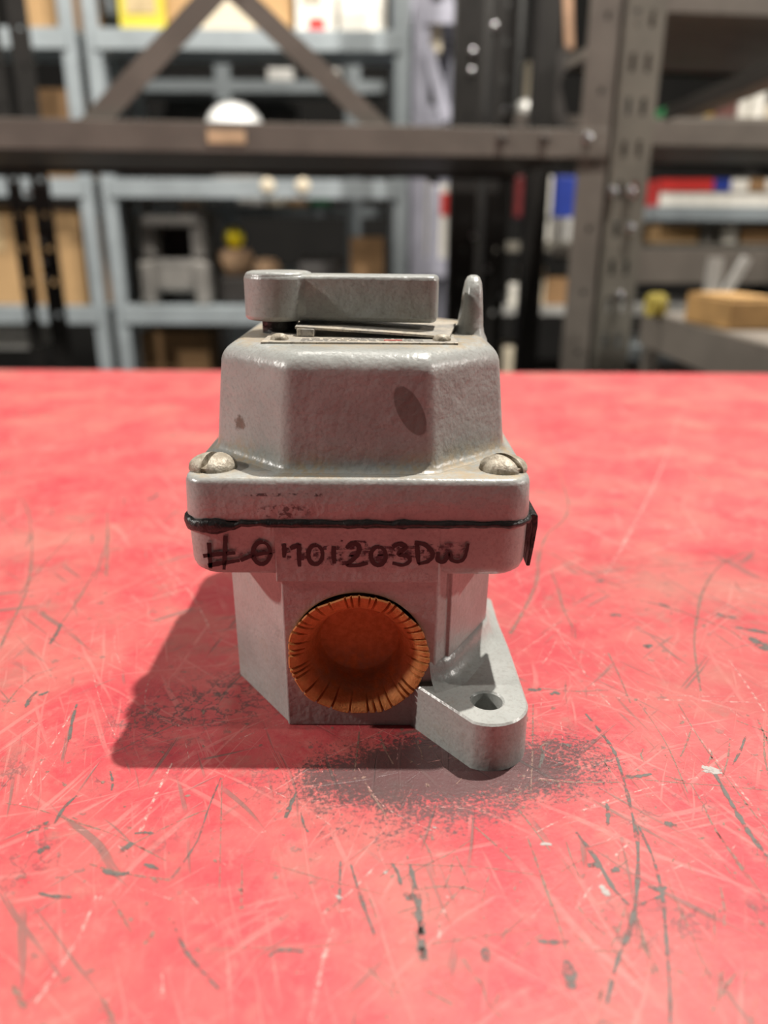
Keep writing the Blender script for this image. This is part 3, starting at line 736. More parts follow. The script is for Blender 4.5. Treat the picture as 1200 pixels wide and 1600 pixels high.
# ---- brown rack in front: its right post, long shelf, braces
ra = tag(A.root('storage_rack', -0.75, 0.0), 'brown steel storage rack with diagonal braces behind the red bench', 'rack')
U0 = -0.75
def au(px, py, w=0.0): u, z = A.uz(px, py, w); return u - U0, z
ul, _ = au(893, 370); ur, _ = au(937, 370)
angle_post(ra, 'post', ul, 0.0, ur - ul, 0.04, 2.4, m_brown, [(ur - ul) * 0.62], 0.105, -1, (0.010, 0.010))
angle_post(ra, 'post', -0.86, 0.0, 0.05, 0.04, 2.4, m_brown, [0.025], 0.105, 1, (0.010, 0.010))
_, zt = au(450, 193); _, zb = au(450, 240)
SD = 0.58                            # shelf depth
bm = boxm(-0.86, ur, -0.004, -0.001, zb, zt)
beam = obj('shelf_beam', bm, m_brown, ra, bevel=0.001)
obj('shelf_board', boxm(-0.86, ur, 0.0, SD, zt - 0.028, zt - 0.006), m_under, ra)
obj('rear_beam', boxm(-0.86, ur, SD, SD + 0.004, zb + 0.005, zt), m_dark, ra)
zt0 = zt
for px in (783, 850):
    u, z = au(px, 217); obj('bolt', shift(lathe([(0.008, 0), (0.008, 0.003), (0.005, 0.005), (0, 0.0055)], 12, 'Y'), (u, -0.004, z)), m_under, ra, smooth='auto')
for px, py in ((917, 216),):
    u, z = au(px, py); obj('bolt', shift(lathe([(0.0085, 0), (0.0085, 0.004), (0.005, 0.006), (0, 0.0065)], 12, 'Y'), (u, -0.001, z)), m_bolt, ra, smooth='auto')
# paper tag stuck to the beam
u0, z0 = au(325, 224); u1, z1 = au(383, 204)
obj('shelf_tag', boxm(u0, u1, -0.0052, -0.0042, z0, z1), simple('tan_tag', (0.74, 0.52, 0.32), 0.8), ra)
# braces on the back of the rack
def bar(root, name, p0, p1, wid, th, mat, w):
    a = Vector((p0[0], p0[1])); b2 = Vector((p1[0], p1[1])); d = (b2 - a).normalized(); s = Vector((-d.y, d.x)) * wid / 2
    bm = bmesh.new(); vs = []
    for ww in (w, w + th):
        vs.append([bm.verts.new((p.x, ww, p.y)) for p in (a + s, b2 + s, b2 - s, a - s)])
    bm.faces.new(vs[0][::-1]); bm.faces.new(vs[1])
    for i in range(4): bm.faces.new((vs[0][i], vs[0][(i + 1) % 4], vs[1][(i + 1) % 4], vs[1][i]))
    return obj(name, bm, mat, root)
W_B = 0.06
apex = au(352, -30, W_B)
p_l = au(118, 222, W_B); p_r = au(618, 222, W_B)
wid = (au(400, 100, W_B)[0] - au(365, 100, W_B)[0])
bar(ra, 'brace', p_l, apex, wid * 1.0, 0.004, m_brown, W_B)
bar(ra, 'brace', p_r, apex, wid * 0.92, 0.004, m_brown, W_B + 0.006)
# dark rear posts
for (pa, pb, cols) in ((702, 743, 1), (756, 792, 1), (22, 44, 1), (58, 88, 1)):
    ua, _ = au(pa, 370, SD + 0.03); ub, _ = au(pb, 370, SD + 0.03)
    angle_post(ra, 'rear_post', ua, SD + 0.03, ub - ua, 0.03, 2.3, m_dark, [(ub - ua) * 0.55], 0.075, 1, (0.007, 0.012))
# a few bright bolt heads in the rear posts
for px, py in ((773, 42), (739, 82), (737, 112), (740, 368), (762, 420), (650, 420), (785, 462), (45, 300), (66, 375), (70, 408), (72, 432), (790, 172)):
    if px == 650: continue
    u, z = au(px, py, SD + 0.028); obj('bolt', shift(lathe([(0.0075, 0), (0.0075, 0.004), (0.004, 0.006), (0, 0.0062)], 12, 'Y'), (u, SD + 0.029, z)), m_bolt, ra, smooth='auto')

# ---- neighbouring rack on the right with the slotted olive post
rb = tag(A.root('storage_rack', 0.65, 0.0), 'brown rack with a slotted olive corner post and cross beams beside the braced rack', 'rack')
U1 = 0.65
def bu(px, py, w=0.0): u, z = A.uz(px, py, w); return u - U1, z
ul, _ = bu(945, 370); ur2, _ = bu(1004, 370)
wpost = ur2 - ul
angle_post(rb, 'post', ul, 0.004, wpost, 0.05, 2.4, m_olive, [wpost * 0.30, wpost * 0.68], 0.063, 1, (0.009, 0.026))
for px, py in ((985, 300), (985, 357), (957, 300), (967, 462)):
    u, z = bu(px, py); obj('bolt', shift(lathe([(0.008, 0), (0.008, 0.004), (0.005, 0.006), (0, 0.0065)], 12, 'Y'), (u, 0.002, z)), m_bolt, rb, smooth='auto')
RIGHT = 1.0
def rshelf(ya, yb, px=1090, depth=0.5, lip=True, z_in=0.02):
    _, z1 = bu(px, ya); _, z0 = bu(px, yb)
    obj('cross_beam', boxm(ur2, RIGHT, 0.004, 0.008, z0, z1), m_brown, rb, bevel=0.001)
    obj('shelf_board', boxm(ur2, RIGHT, 0.009, depth, z1 - 0.022, z1 - 0.004), m_brown, rb)
    obj('rear_lip', boxm(ur2, RIGHT, depth, depth + 0.006, z1 - 0.030, z1), m_dark, rb)  # rear lip coloured black to paint in its shadow
    return z1
rshelf(-16, 20); z_b2 = rshelf(187, 228); z_b3 = rshelf(389, 443)
angle_post(rb, 'post', RIGHT, 0.004, 0.06, 0.05, 2.4, m_olive, [0.02, 0.042], 0.063, -1, (0.009, 0.026))
for uu in (ul, RIGHT): obj('rear_post', boxm(uu, uu + 0.05, 0.50, 0.54, 0, 2.4), m_dark, rb)

# ---- side rack standing to the right of the bench: long shelves running towards the camera
ls = at_y(985, 487, 1.36); ln = at_y(1200, 560, 0.80)
ZS = ls.z - FLOOR
rs = tag(empty('side_rack', (0.72, 1.02, FLOOR)), 'low brown side rack of long shelves standing to the right of the bench', 'rack')
def sx(y, x_at=None):            # its front line runs along the depth axis of the row
    t = (y - 1.36) / (0.80 - 1.36); return ls.x + (0.60 - ls.x) * 0 + (1.36 - y) * math.tan(R(6.0)) * 0.2
def side_shelf(z, lip, mat, mlip, y0=0.50, y1=1.36, x1=0.98):
    a0, a1 = 0.445, 0.448
    bm = boxm(a0 - 0.72, x1 - 0.72, y0 - 1.02, y1 - 1.02, z - 0.012, z)
    obj('shelf_board', bm, mat, rs)
    obj('shelf_lip', boxm(a0 - 0.724, a0 - 0.72, y0 - 1.02, y1 - 1.02, z - lip, z + 0.002), mlip, rs, bevel=0.001)
side_shelf(ZS, 0.055, m_brown, m_brown)
zup = at_y(1050, 157, 1.28).z - FLOOR
side_shelf(zup, 0.018, m_brown, m_dark, x1=0.495)  # upper lip is black: the shadow on it is painted as colour
side_shelf(ZS - 0.42, 0.055, m_brown, m_brown)
for y in (0.50, 1.33):
    for x in (0.447, 0.95):
        if x < 0.5 and y > 1: continue
        obj('post', boxm(x - 0.72, x - 0.69, y - 1.02, y - 0.99, 0, 2.0), m_olive, rs)
for x in (0.4505,): obj('post', boxm(x - 0.72, x - 0.70, 1.335 - 1.02, 1.36 - 1.02, 0, ZS + 0.02), m_brown, rs)

# ---- blue-grey shelving further back
C = Row(at_y(173, 370, 2.45).x, 2.45, 1.0)
def cuz(px, py, w=0.0): return C.uz(px, py, w)
lv = [cuz(400, y)[1] for y in (46, 280, 480)]
lipH = 0.052
def shelving(label, u0, u1, mat, levels, pw=0.042, left=True, depth=0.42):
    r = tag(C.root('shelving_unit', u0), label, 'shelf')
    wd = u1 - u0
    for uu in (0, wd - pw):
        obj('post', boxm(uu, uu + pw, 0, 0.004, 0, 2.3), mat, r)
        obj('rear_post', boxm(uu, uu + pw, depth - 0.004, depth, 0, 2.3), mat, r)
    for z in levels:
        obj('shelf', boxm(0, wd, 0.006, depth - 0.006, z - 0.010, z), mat, r)
        obj('shelf_lip', boxm(pw * 0.6, wd - pw * 0.6, -0.006, -0.001, z - lipH, z), mat, r, bevel=0.001)
    return r
uP0 = cuz(160, 370)[0]; uP1 = cuz(636, 370)[0]
lev = [0.25] + sorted(lv) + [max(lv) + 0.45]
shelving('blue-grey steel shelving unit between the braces, with a yellow ball among machines', uP0 + 0.012, uP1, m_grey, lev)
shelving('blue-grey steel shelving unit with tall cardboard boxes beside the dark posts', uP0 - 0.93, uP0 - 0.012, m_grey, lev)
lavu0 = cuz(642, 370)[0]
lavr = shelving('narrow lavender-grey shelving unit with a slanted strut, next to the blue-grey unit', lavu0, lavu0 + 0.155, m_lav, [0.25, cuz(680, 405)[1], cuz(680, 165)[1], cuz(680, 4)[1]], 0.045)
pA = cuz(668, 75); pB = cuz(697, 190)
bar(lavr, 'strut', (pA[0] - lavu0, pA[1]), (pB[0] - lavu0, pB[1]), 0.032, 0.004, m_lav, -0.012)

# ---- further row, only seen through the gaps
D = Row(at_y(230, 370, 3.6).x, 3.6, 0.0)
rd = tag(D.root('far_shelving', 0), 'far shelving row seen through the gaps of the blue-grey unit', 'shelf')
m_far = simple('far_shelf_paint', (0.16, 0.18, 0.19), 0.5, 0.2, 0.15, 12)
def duz(px, py, w=0.0): return D.uz(px, py, w)
for py in (125, 322, 420):
    z = duz(400, py)[1]
    ua, ub = duz(150, py)[0], duz(600, py)[0]
    obj('shelf', boxm(ua, ub, 0.0, 0.4, z - 0.012, z), m_far, rd); obj('shelf_lip', boxm(ua, ub, -0.004, -0.001, z - 0.045, z), m_far, rd)
for px in (170, 350, 541):
    u = duz(px, 350)[0]; obj('post', boxm(u, u + 0.065, -0.010, -0.005, 0, 1.75), m_far, rd)

# ================================================================ goods on the shelves
m_card = simple('cardboard', (0.46, 0.285, 0.13), 0.85, 0, 0.15, 8)
m_card2 = simple('dark_cardboard', (0.30, 0.17, 0.075), 0.85, 0, 0.2, 8)
m_tape = simple('parcel_tape', (0.55, 0.40, 0.22), 0.4, 0, 0.1)
m_white = simple('white_carton', (0.74, 0.71, 0.64), 0.7, 0, 0.06, 8)
m_cream = simple('cream_card', (0.66, 0.58, 0.44), 0.8, 0, 0.1, 8)
m_yel = simple('yellow_carton', (0.62, 0.52, 0.05), 0.6, 0, 0.1)
m_red = simple('red_plastic', (0.55, 0.035, 0.03), 0.45, 0, 0.1)
m_blue = simple('blue_plastic', (0.022, 0.045, 0.27), 0.45, 0, 0.1)
m_green = simple('green_plastic', (0.03, 0.22, 0.08), 0.5, 0, 0.1)
m_steel = simple('machine_grey', (0.27, 0.255, 0.235), 0.45, 0.3, 0.3, 10)
m_steel_d = simple('machine_dark', (0.035, 0.03, 0.027), 0.5, 0.2, 0.3, 10)
m_wood = simple('tan_handle', (0.34, 0.20, 0.12), 0.6, 0, 0.2)
m_silver = simple('bright_casting', (0.62, 0.61, 0.58), 0.35, 0.4, 0.15)

def carton(row, name, label, cat, rect, w, depth, mat, base, group=None, tape=None, lid=0.0):
    """box standing on a shelf: flaps on top and tape as parts"""
    x0, y0, x1, y1 = rect
    u0 = row.uz(x0, y1, w)[0]; u1 = row.uz(x1, y1, w)[0]; z1 = row.uz((x0 + x1) / 2, y0, w)[1]
    h = max(0.02, z1 - base); wd = u1 - u0
    r = tag(row.root(name, (u0 + u1) / 2, w, base + 0.0005), label, cat, group)
    obj('body', boxm(-wd / 2, wd / 2, 0, depth, 0, h), mat, r, bevel=0.003)
    for s in (0, 1):
        obj('flap', boxm(-wd / 2 + 0.002, wd / 2 - 0.002, 0.002 + s * (depth / 2 + 0.001), depth / 2 - 0.001 + s * depth / 2, h, h + 0.003), mat, r)
    if tape: obj('tape', boxm(-0.022, 0.022, -0.0012, -0.0003, h * 0.55, h), tape, r)
    return r, wd, h
L_hi, L_mid, L_lo = lv[0], lv[1], lv[2]
# top level
carton(C, 'carton', 'cardboard carton on the top shelf behind the dark rear posts', 'box', (42, -60, 102, 46), 0.05, 0.28, m_card, L_hi, None, m_tape)
carton(C, 'carton', 'dark brown carton on the top shelf, pressed against the grey post', 'box', (105, -40, 126, 46), 0.05, 0.25, m_card2, L_hi)
r, wd, h = carton(C, 'carton', 'yellow carton with a pale panel on the top shelf', 'box', (188, -50, 258, 47), 0.03, 0.25, m_yel, L_hi)
obj('panel', boxm(-wd * 0.33, wd * 0.33, -0.002, -0.0005, h * 0.28, h * 0.62), simple('pale_label', (0.52, 0.40, 0.22), 0.7), r)
carton(C, 'carton', 'long cardboard carton on the top shelf behind the brace apex', 'box', (262, -60, 456, 50), 0.05, 0.3, m_card, L_hi, None, m_tape)
carton(C, 'carton', 'cream carton standing under the peak of the two braces', 'box', (306, -5, 398, 50), 0.02, 0.02, m_cream, L_hi)
r, wd, h = carton(C, 'carton', 'white printed carton with a red patch on the top shelf', 'box', (463, -60, 525, 53), 0.03, 0.28, m_white, L_hi)
obj('red_patch', boxm(-wd * 0.18, wd * 0.22, -0.002, -0.0005, 0.004, 0.035), m_red, r)
obj('grey_print', boxm(-wd * 0.35, wd * 0.15, -0.002, -0.0005, h * 0.4, h * 0.75), simple('grey_print', (0.42, 0.38, 0.30), 0.7), r)
carton(C, 'carton', 'plain bright white carton beside the printed one on the top shelf', 'box', (530, -60, 603, 54), 0.03, 0.28, m_white, L_hi)
# left unit, middle level: tall cardboard boxes
carton(C, 'carton', 'tall cardboard carton behind the pair of dark slotted posts', 'box', (-40, 322, 60, 478), 0.06, 0.28, m_card, L_lo, None, m_tape)
carton(C, 'carton', 'tall cardboard carton between the dark slotted post and the grey shelf post', 'box', (64, 330, 140, 478), 0.05, 0.28, m_card, L_lo, None)
carton(C, 'carton', 'dark brown carton tucked against the grey shelf post', 'box', (145, 345, 164, 478), 0.05, 0.2, m_card2, L_lo)
carton(C, 'carton', 'pale bundle under the middle shelf, above the tall cardboard cartons', 'box', (82, 302, 130, 330), 0.12, 0.15, m_silver, C.uz(100, 331, 0.12)[1])
carton(C, 'carton', 'small dark carton with a white lid on the middle shelf by the brace foot', 'box', (60, 140, 115, 180), 0.1, 0.2, m_card2, L_mid)
# machines on the shelves
def motor(row, label, px, py0, py1, wpx, w, base, mat, dome=None):
    """round machine housing: drum, end bell, base plate and cooling ribs"""
    u = row.uz(px, py1, w)[0]; z1 = row.uz(px, py0, w)[1]; wd = row.uz(px + wpx / 2, py1, w)[0] - row.uz(px - wpx / 2, py1, w)[0]
    h = z1 - base; r = tag(row.root('machine', u, w, base + 0.0005), label, 'machine')
    rad = min(h * 0.46, wd * 0.5, (0.385 - w) / 2.2)
    obj('drum', shift(lathe([(0, 0), (rad * 0.8, 0), (rad, rad * 0.12), (rad, wd * 0.8), (rad * 0.8, wd * 0.9), (0, wd * 0.92)], 32, 'X', (1, 1, 1)), (-wd * 0.46, rad + 0.02, h - rad)), mat, r, smooth='auto')
    obj('base_plate', boxm(-wd * 0.5, wd * 0.5, 0, rad * 2, 0, max(0.015, h - 2 * rad + 0.02)), mat, r, bevel=0.003)
    for k in range(5):
        x = -wd * 0.3 + k * wd * 0.15
        obj('rib', shift(lathe([(rad * 1.005, 0), (rad * 1.06, 0.002), (rad * 1.06, 0.008), (rad * 1.005, 0.010)], 32, 'X'), (x, rad + 0.02, h - rad)), mat, r)
    return r, wd, h
motor(C, 'large dark drum machine behind the white dome on the middle shelf', 365, 150, 278, 230, 0.235, L_mid, m_steel_d)
# white dome lamp shade
u, _ = C.uz(359, 190, 0.03); rr_ = (C.uz(405, 190, 0.03)[0] - C.uz(313, 190, 0.03)[0]) / 2; zc = C.uz(359, 150, 0.03)[1] - L_mid
ds = tag(C.root('dome_cover', u, 0.03 + rr_, L_mid + 0.0005), 'white domed cover standing on the middle shelf above the tan tag', 'cover')
obj('dome', lathe([(rr_, zc - rr_ * 0.85)] + [(rr_ * math.cos(a), zc - rr_ * 0.85 + rr_ * 0.85 * math.sin(a)) for a in (0.2, 0.5, 0.8, 1.1, 1.35)] + [(0, zc)], 36), simple('white_enamel', (0.80, 0.80, 0.78), 0.4, 0, 0.03), ds, smooth=True)
obj('drum_base', lathe([(0, 0), (rr_ * 0.9, 0), (rr_ * 0.92, zc - rr_ * 0.86), (0, zc - rr_ * 0.86)], 32), m_steel, ds, smooth='auto')
# chair-like cast machine frame on the lower shelf
u0, _ = C.uz(222, 476, 0.05); u1, _ = C.uz(328, 476, 0.05); wd = u1 - u0
zb_ = C.uz(270, 405, 0.05)[1] - L_lo; zt_ = C.uz(270, 335, 0.05)[1] - L_lo
mf = tag(C.root('cast_machine', (u0 + u1) / 2, 0.05, L_lo + 0.0005), 'grey cast machine frame with side cheeks beside the grey shelf post', 'machine')
obj('seat_block', boxm(-wd * 0.42, wd * 0.42, 0.02, 0.25, zb_ * 0.28, zb_), m_steel, mf, bevel=0.012)
for s in (-1, 1):
    obj('leg', boxm(s * wd * 0.40 - 0.022, s * wd * 0.40 + 0.022, 0.0, 0.25, 0, zb_ * 0.95), m_steel, mf, bevel=0.008)
    obj('cheek', boxm(s * wd * 0.36 - 0.02, s * wd * 0.36 + 0.02, 0.02, 0.25, zb_, zt_ + (0.02 if s > 0 else 0)), m_steel, mf, bevel=0.008)
obj('top_rail', boxm(-wd * 0.46, wd * 0.40, 0.0, 0.2, zt_ - 0.035, zt_), m_steel, mf, bevel=0.012)
obj('back_panel', boxm(-wd * 0.34, wd * 0.34, 0.16, 0.22, zb_, zt_ - 0.035), m_steel_d, mf)
# yellow ball on a tan casting
u, z = C.uz(358, 374, 0.06); rb_ = 0.033
zb2 = C.uz(358, 388, 0.06)[1] - L_lo
pd = tag(C.root('valve', u, 0.09, L_lo + 0.0005), 'tan casting carried on a dark stand, under the yellow ball', 'machine')
obj('stand', boxm(-0.05, 0.12, 0.0, 0.16, 0, zb2 * 0.5), m_steel_d, pd, bevel=0.01)
obj('casting', shift(lathe([(0, 0), (0.035, 0), (0.06, zb2 * 0.35), (0.05, zb2 * 0.46), (0, zb2 * 0.5)], 24), (0, 0.06, zb2 * 0.5)), simple('tan_casting', (0.48, 0.30, 0.17), 0.6), pd, smooth=True)
obj('side_casting', shift(lathe([(0, 0), (0.03, 0), (0.05, 0.02), (0.035, 0.05), (0, 0.055)], 20), (0.10, 0.06, zb2 * 0.5)), simple('tan_casting', (0.48, 0.30, 0.17), 0.6), pd, smooth=True)
p = C.o + C.du * u + C.dw * 0.15
yb = tag(empty('yellow_ball', (p.x, p.y, FLOOR + L_lo + zb2)), 'bright yellow ball-shaped knob on top of the tan casting', 'knob')
obj('ball', shift(lathe([(0.012, 0), (0.02, 0.004)] + [(rb_ * math.cos(a), rb_ + rb_ * math.sin(a)) for a in (-0.9, -0.6, -0.3, 0, 0.3, 0.6, 0.9, 1.2)] + [(0, 2 * rb_)], 24), (0, 0, 0.0)), simple('bright_yellow', (0.85, 0.66, 0.0), 0.4, 0, 0.03), yb, smooth=True)
obj('stem', shift(lathe([(0, 0), (0.013, 0), (0.013, 0.01), (0, 0.01)], 12), (0, 0, -0.002)), m_steel_d, yb)
# other things of the lower shelf of the middle unit
motor(C, 'black motor housing on the lower shelf behind the lever of the switch', 500, 400, 478, 76, 0.06, L_lo, m_steel_d)
carton(C, 'part_box', 'cream paper packet lying on top of the machine frame', 'box', (282, 300, 314, 334), 0.12, 0.06, m_cream, L_lo + zt_)
carton(C, 'part_box', 'dark brown carton at the right end of the lower shelf', 'box', (548, 372, 600, 478), 0.1, 0.2, m_card2, L_lo)
motor(D, 'grey round housing on the far shelf below the middle shelf lip', 380, 296, 320, 62, 0.05, duz(400, 322)[1], m_silver)
for k, (px, mt, lab) in enumerate(((432, m_cream, 'small cream packet on the far shelf beside the grey housing'), (465, m_card, 'small cardboard box on the far shelf'), (500, m_green, 'small green packet on the far shelf'))):
    carton(D, 'packet', lab, 'box', (px - 14, 300, px + 14, 322), 0.03, 0.12, mt, duz(400, 322)[1])
for k, (px, mt, lab) in enumerate(((440, m_silver, 'pale casting on the far shelf under the right brace'), (515, m_silver, 'pale casting at the end of the far shelf'))):
    carton(D, 'packet', lab, 'part', (px - 22, 108, px + 18, 125), 0.03, 0.12, mt, duz(400, 125)[1])
# cream discs added to stand for bright blurred light spots on the middle lip
for px in (418, 473):
    u, z = C.uz(px, 290, -0.01)
    k = tag(C.root('bokeh_disc', u, -0.0065, z - 0.02), 'round cream disc for a blurred light spot on the middle shelf lip, ' + ('on the side of the cast machine' if px < 450 else 'on the side of the lavender unit'), 'light spot', 'cream discs for light spots on the shelf lip')
    obj('disc', shift(lathe([(0, 0), (0.02, 0), (0.021, 0.003), (0.015, 0.006), (0, 0.0065)], 20, 'Y'), (0, 0, 0.02)), m_cream, k, smooth='auto')
# bottom level, in the dim
carton(C, 'tray', 'white tray below the lower shelf behind the dark posts', 'tray', (-30, 510, 46, 545), 0.08, 0.25, m_silver, C.uz(20, 546, 0.08)[1])
carton(C, 'part_box', 'blue-grey box standing under the lower shelf of the middle unit', 'box', (375, 505, 410, 575), 0.08, 0.2, m_grey, 0.2501)
carton(C, 'part_box', 'dark carton under the lower shelf beside the grey posts', 'box', (225, 520, 330, 590), 0.10, 0.2, m_card2, 0.2501)

# lavender unit goods
ul2 = cuz(680, 165)[1]
carton(C, 'packet', 'cream funnel-shaped packet on the lavender unit', 'box', (670, 40, 690, 80), 0.02, 0.08, m_cream, C.uz(680, 81, 0.02)[1])
ZL = cuz(680, 405)[1]
carton(C, 'binder', 'white binder standing on the lavender unit', 'binder', (648, 285, 668, 404), 0.02, 0.2, m_white, ZL)
carton(C, 'binder', 'lavender binder standing next to the white one', 'binder', (669, 290, 684, 404), 0.02, 0.2, m_lav, ZL)
r, wd, h = carton(C, 'binder', 'white binder with a red spine patch beside the dark post', 'binder', (685, 290, 702, 404), 0.03, 0.2, m_white, ZL)
obj('spine_patch', boxm(-wd * 0.4, wd * 0.4, -0.002, -0.0005, h * 0.6, h * 0.9), m_red, r)

# ---- between the dark posts and the brown post: tools and cartons further back
E = Row(at_y(845, 370, 2.75).x, 2.75, 3.0)
re_ = tag(E.root('tool_shelf', 0), 'dark shelf rack with hanging cables, seen between the black posts and the brown post', 'shelf')
def euz(px, py, w=0.0): return E.uz(px, py, w)
eu0, eu1 = euz(745, 370)[0], euz(905, 370)[0]
for uu in (eu0 - 0.02, eu1 + 0.55): obj('post', boxm(uu, uu + 0.04, 0, 0.04, 0, 2.2), m_dark, re_)
ez = {}
for py, mt in ((180, m_under), (378, m_olive), (478, m_silver), (590, m_under)):
    z = euz(845, py)[1]; ez[py] = z
    obj('shelf', boxm(eu0, eu1 + 0.55, 0.0, 0.45, z - 0.03, z), mt, re_)
carton(E, 'carton', 'blue and white carton between the black posts and the brown post', 'box', (826, 276, 862, 318), 0.02, 0.2, m_blue, E.uz(850, 340, 0.02)[1])
carton(E, 'carton', 'white carton in front of the blue one, between the posts', 'box', (842, 276, 862, 318), 0.012, 0.006, m_white, E.uz(850, 340, 0.012)[1])
carton(E, 'carton', 'bright blue carton half hidden by the brown post', 'box', (866, 276, 906, 305), 0.02, 0.2, m_blue, E.uz(850, 340, 0.02)[1])
for k in range(4):
    carton(E, 'bottle_pack', ('silver pack at the black post end of the row below the blue cartons', 'white pack in the row below the blue cartons', 'dark grey pack in the row below the blue cartons', 'silver pack half behind the brown post, below the blue cartons')[k], 'box', (822 + k * 20, 342, 839 + k * 20, 378), 0.02, 0.1, (m_silver, m_white, m_steel, m_silver)[k], ez[378], 'pale packs under the blue cartons')
carton(E, 'packet', 'white paper packet on the bright shelf between the posts', 'box', (795, 445, 832, 478), 0.02, 0.03, m_white, ez[478])
carton(E, 'packet', 'tall cream packet on the bright shelf between the posts', 'box', (818, 418, 850, 478), 0.06, 0.15, m_cream, ez[478])
carton(E, 'packet', 'brown carton on the bright shelf behind the brown post', 'box', (852, 436, 892, 478), 0.04, 0.15, m_card2, ez[478])
carton(E, 'packet', 'cream sack at the foot of the tool shelf', 'sack', (785, 545, 830, 590), 0.03, 0.2, m_cream, ez[590])
carton(E, 'red_can', 'narrow dark red can beside the blue cartons', 'can', (805, 276, 816, 318), 0.05, 0.05, simple('dark_red', (0.16, 0.02, 0.02), 0.5), E.uz(850, 340, 0.05)[1])
# pliers hanging open
def pliers(px, py, label):
    u, z = euz(px, py, -0.03)
    r = tag(E.root('pliers', u, -0.035, z), label, 'tool')
    bar(r, 'handle', (-0.045, -0.02), (-0.015, 0.22), 0.026, 0.012, m_wood, 0); bar(r, 'handle', (0.045, -0.02), (0.015, 0.22), 0.026, 0.012, m_wood, 0.013)
    bar(r, 'jaw', (-0.04, -0.01), (0.05, -0.26), 0.034, 0.012, m_steel_d, 0); bar(r, 'jaw', (0.04, -0.01), (-0.05, -0.26), 0.034, 0.012, m_steel_d, 0.013)
pliers(870, 65, 'large long-handled cutters with tan grips hanging in front of the tool shelf')
carton(E, 'packet', 'cream bracket leaning behind the hanging cutters', 'part', (818, 98, 852, 178), 0.13, 0.1, m_cream, ez[180])
u, z = euz(828, 178, 0.01)
cp = tag(E.root('hub_casting', u, 0.05, ez[180] + 0.0005), 'shiny round metal casting on the upper tool shelf', 'part')
obj('cap', lathe([(0, 0), (0.035, 0), (0.04, 0.02), (0.03, 0.045), (0, 0.055)], 24), m_silver, cp, smooth=True)
obj('cap_rim', lathe([(0.040, 0.004), (0.043, 0.008), (0.043, 0.013), (0.040, 0.016)], 24), m_steel, cp, smooth=True)
carton(E, 'carton', 'dark grey tall locker panel behind the black posts', 'locker', (758, -60, 812, 178), 0.10, 0.2, simple('slate_panel', (0.05, 0.05, 0.048), 0.5), ez[180])

# ---- goods behind and on the right-hand racks
F = Row(at_y(1100, 370, 2.15).x, 2.15, 6.0)
rf_ = tag(F.root('bin_shelf', 0), 'grey shelf rack holding a row of parts bins behind the cross beams', 'shelf')
fz = {}
fu0, fu1 = F.uz(1020, 370)[0], F.uz(1330, 370)[0]
for py, mt in ((182, m_brown), (322, m_grey), (380, m_olive), (545, m_grey)):
    z = F.uz(1110, py)[1]; fz[py] = z
    obj('shelf', boxm(fu0, fu1, 0.0, 0.35, z - 0.035, z), mt, rf_)
for uu in (fu0, fu1 - 0.04): obj('post', boxm(uu, uu + 0.04, 0.355, 0.39, 0, 2.0), m_dark, rf_)
def parts_bin(px0, px1, py0, py1, mat, label, w=0.01, row=F, base=None):
    u0 = row.uz(px0, py1, w)[0]; u1 = row.uz(px1, py1, w)[0]; wd = u1 - u0; h = row.uz(px0, py0, w)[1] - base
    r = tag(row.root('parts_bin', (u0 + u1) / 2, w, base + 0.0005), label, 'bin', 'parts bins on the grey shelf')
    t = 0.004
    obj('front', boxm(-wd / 2, wd / 2, 0, t, 0, h * 0.55), m_white, r); obj('back', boxm(-wd / 2, wd / 2, 0.2, 0.2 + t, 0, h), mat, r)
    for s in (-1, 1): obj('side', boxm(s * wd / 2 - (t if s > 0 else 0), s * wd / 2 + (0 if s > 0 else t), t, 0.2, 0, h), mat, r)
    obj('label_strip', boxm(-wd / 2, wd / 2, -0.002, -0.0003, h * 0.55, h), mat, r)
cols = [m_red, m_red, m_red, m_blue, m_white, m_card2, m_white]
nm = ['red-edged white parts bin at the olive post end of the row', 'red-edged white parts bin in the middle of the three red ones', 'red-edged white parts bin next to the blue-edged one',
      'blue-edged white parts bin between the red and the plain ones', 'plain white parts bin between the blue-edged and the brown-edged one', 'brown-edged white parts bin on the grey shelf', 'plain white parts bin beyond the brown-edged one']
for k in range(7):
    parts_bin(1030 + k * 27, 1056 + k * 27, 280, 321, cols[k], nm[k], base=fz[322])
for k, (x0, x1, y0, mt, lab) in enumerate(((1028, 1090, 354, m_card, 'cardboard tray under the red parts bins'), (1096, 1112, 354, m_steel, 'grey can beside the cardboard tray under the bins'), (1128, 1150, 353, m_white, 'white canister under the white parts bin'), (1158, 1215, 356, m_card2, 'dark cardboard tray under the brown parts bin'))):
    carton(F, 'tray', lab, 'tray', (x0, y0, x1, 380), 0.02, 0.2, mt, fz[380])
zz = fz[182]
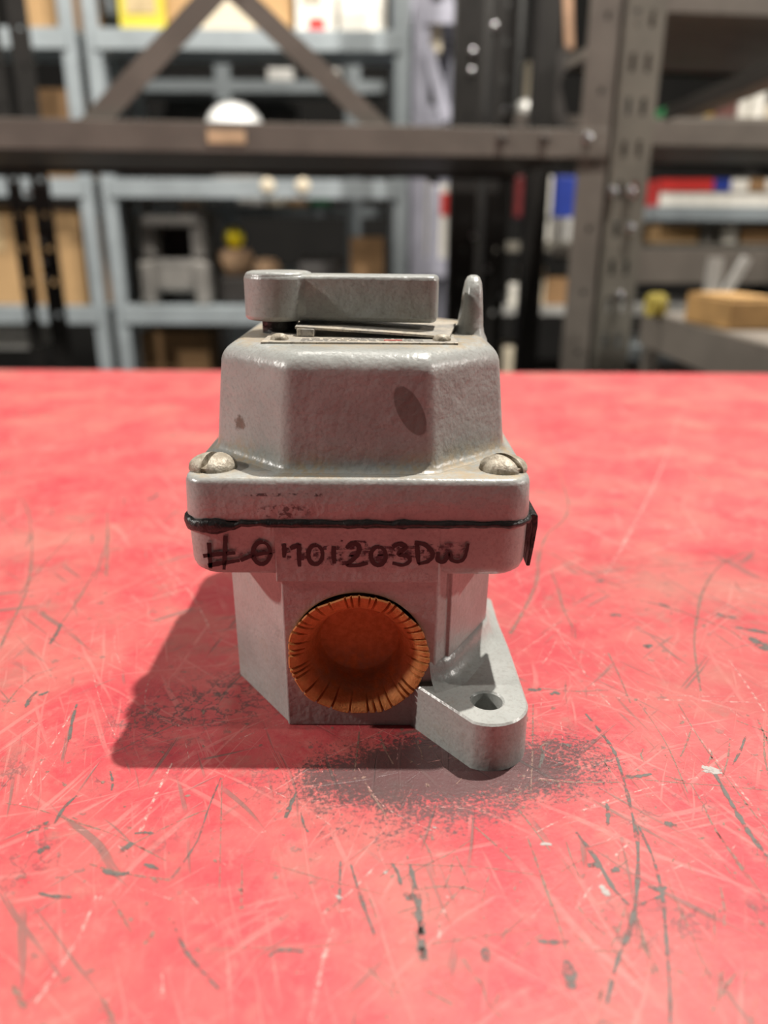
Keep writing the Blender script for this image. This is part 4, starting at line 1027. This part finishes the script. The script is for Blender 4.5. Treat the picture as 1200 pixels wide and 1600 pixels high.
for k, (x0, x1, y0, mt, lab) in enumerate(((1050, 1098, 166, m_green, 'green packet on the shelf above the parts bins'), (1092, 1115, 150, simple('mustard_card', (0.45, 0.27, 0.03), 0.7), 'mustard box on the shelf above the parts bins'), (1117, 1150, 140, simple('maroon_card', (0.14, 0.05, 0.04), 0.7), 'maroon box on the shelf above the parts bins'),
        (1152, 1168, 125, m_white, 'slim white bottle on the shelf above the parts bins'), (1173, 1194, 118, m_white, 'tall white bottle on the shelf above the parts bins'), (1197, 1215, 165, m_cream, 'cream packet at the end of the shelf above the parts bins'))):
    carton(F, 'packet', lab, 'box', (x0, y0, x1, 182), 0.02 + 0.01 * (k % 2), 0.12, mt, zz)
# wooden box, roll and struts on the low side shelf
G = Row(0.70, 1.20, 6.0)
def gz(px, py): return G.uz(px, py)
carton(G, 'wooden_box', 'tan wooden box on the low side shelf at the right', 'box', (1135, 470, 1215, 530), -0.10, 0.13, simple('tan_wood', (0.46, 0.27, 0.10), 0.7), ZS)
u, z = G.uz(1022, 480, 0.07)
ro = tag(G.root('tape_roll', u, 0.09, ZS + 0.0005), 'yellow tape roll standing on the low side shelf by the olive post', 'tape')
obj('roll', shift(lathe([(0.007, 0), (0.017, 0), (0.0185, 0.003), (0.0185, 0.021), (0.017, 0.024), (0.007, 0.024), (0.007, 0)], 28, 'X'), (0, 0, 0.0185)), simple('tape_yellow', (0.62, 0.50, 0.10), 0.5), ro, smooth='auto')
obj('core', shift(lathe([(0.006, 0.002), (0.007, 0.002), (0.007, 0.022), (0.006, 0.022)], 24, 'X'), (0, 0, 0.0185)), m_card, ro)
sb_ = tag(G.root('steel_bracket', G.uz(1125, 500, 0.10)[0], 0.10, ZS + 0.0005), 'pale steel bracket standing on the low side shelf', 'bracket')
obj('foot', boxm(-0.02, 0.05, 0, 0.04, 0, 0.004), m_silver, sb_); obj('upright', boxm(-0.02, 0.0, 0.015, 0.03, 0.004, 0.09), m_silver, sb_)
bar(sb_, 'strut', (0.0, 0.01), (0.04, 0.09), 0.014, 0.012, m_silver, 0.012)
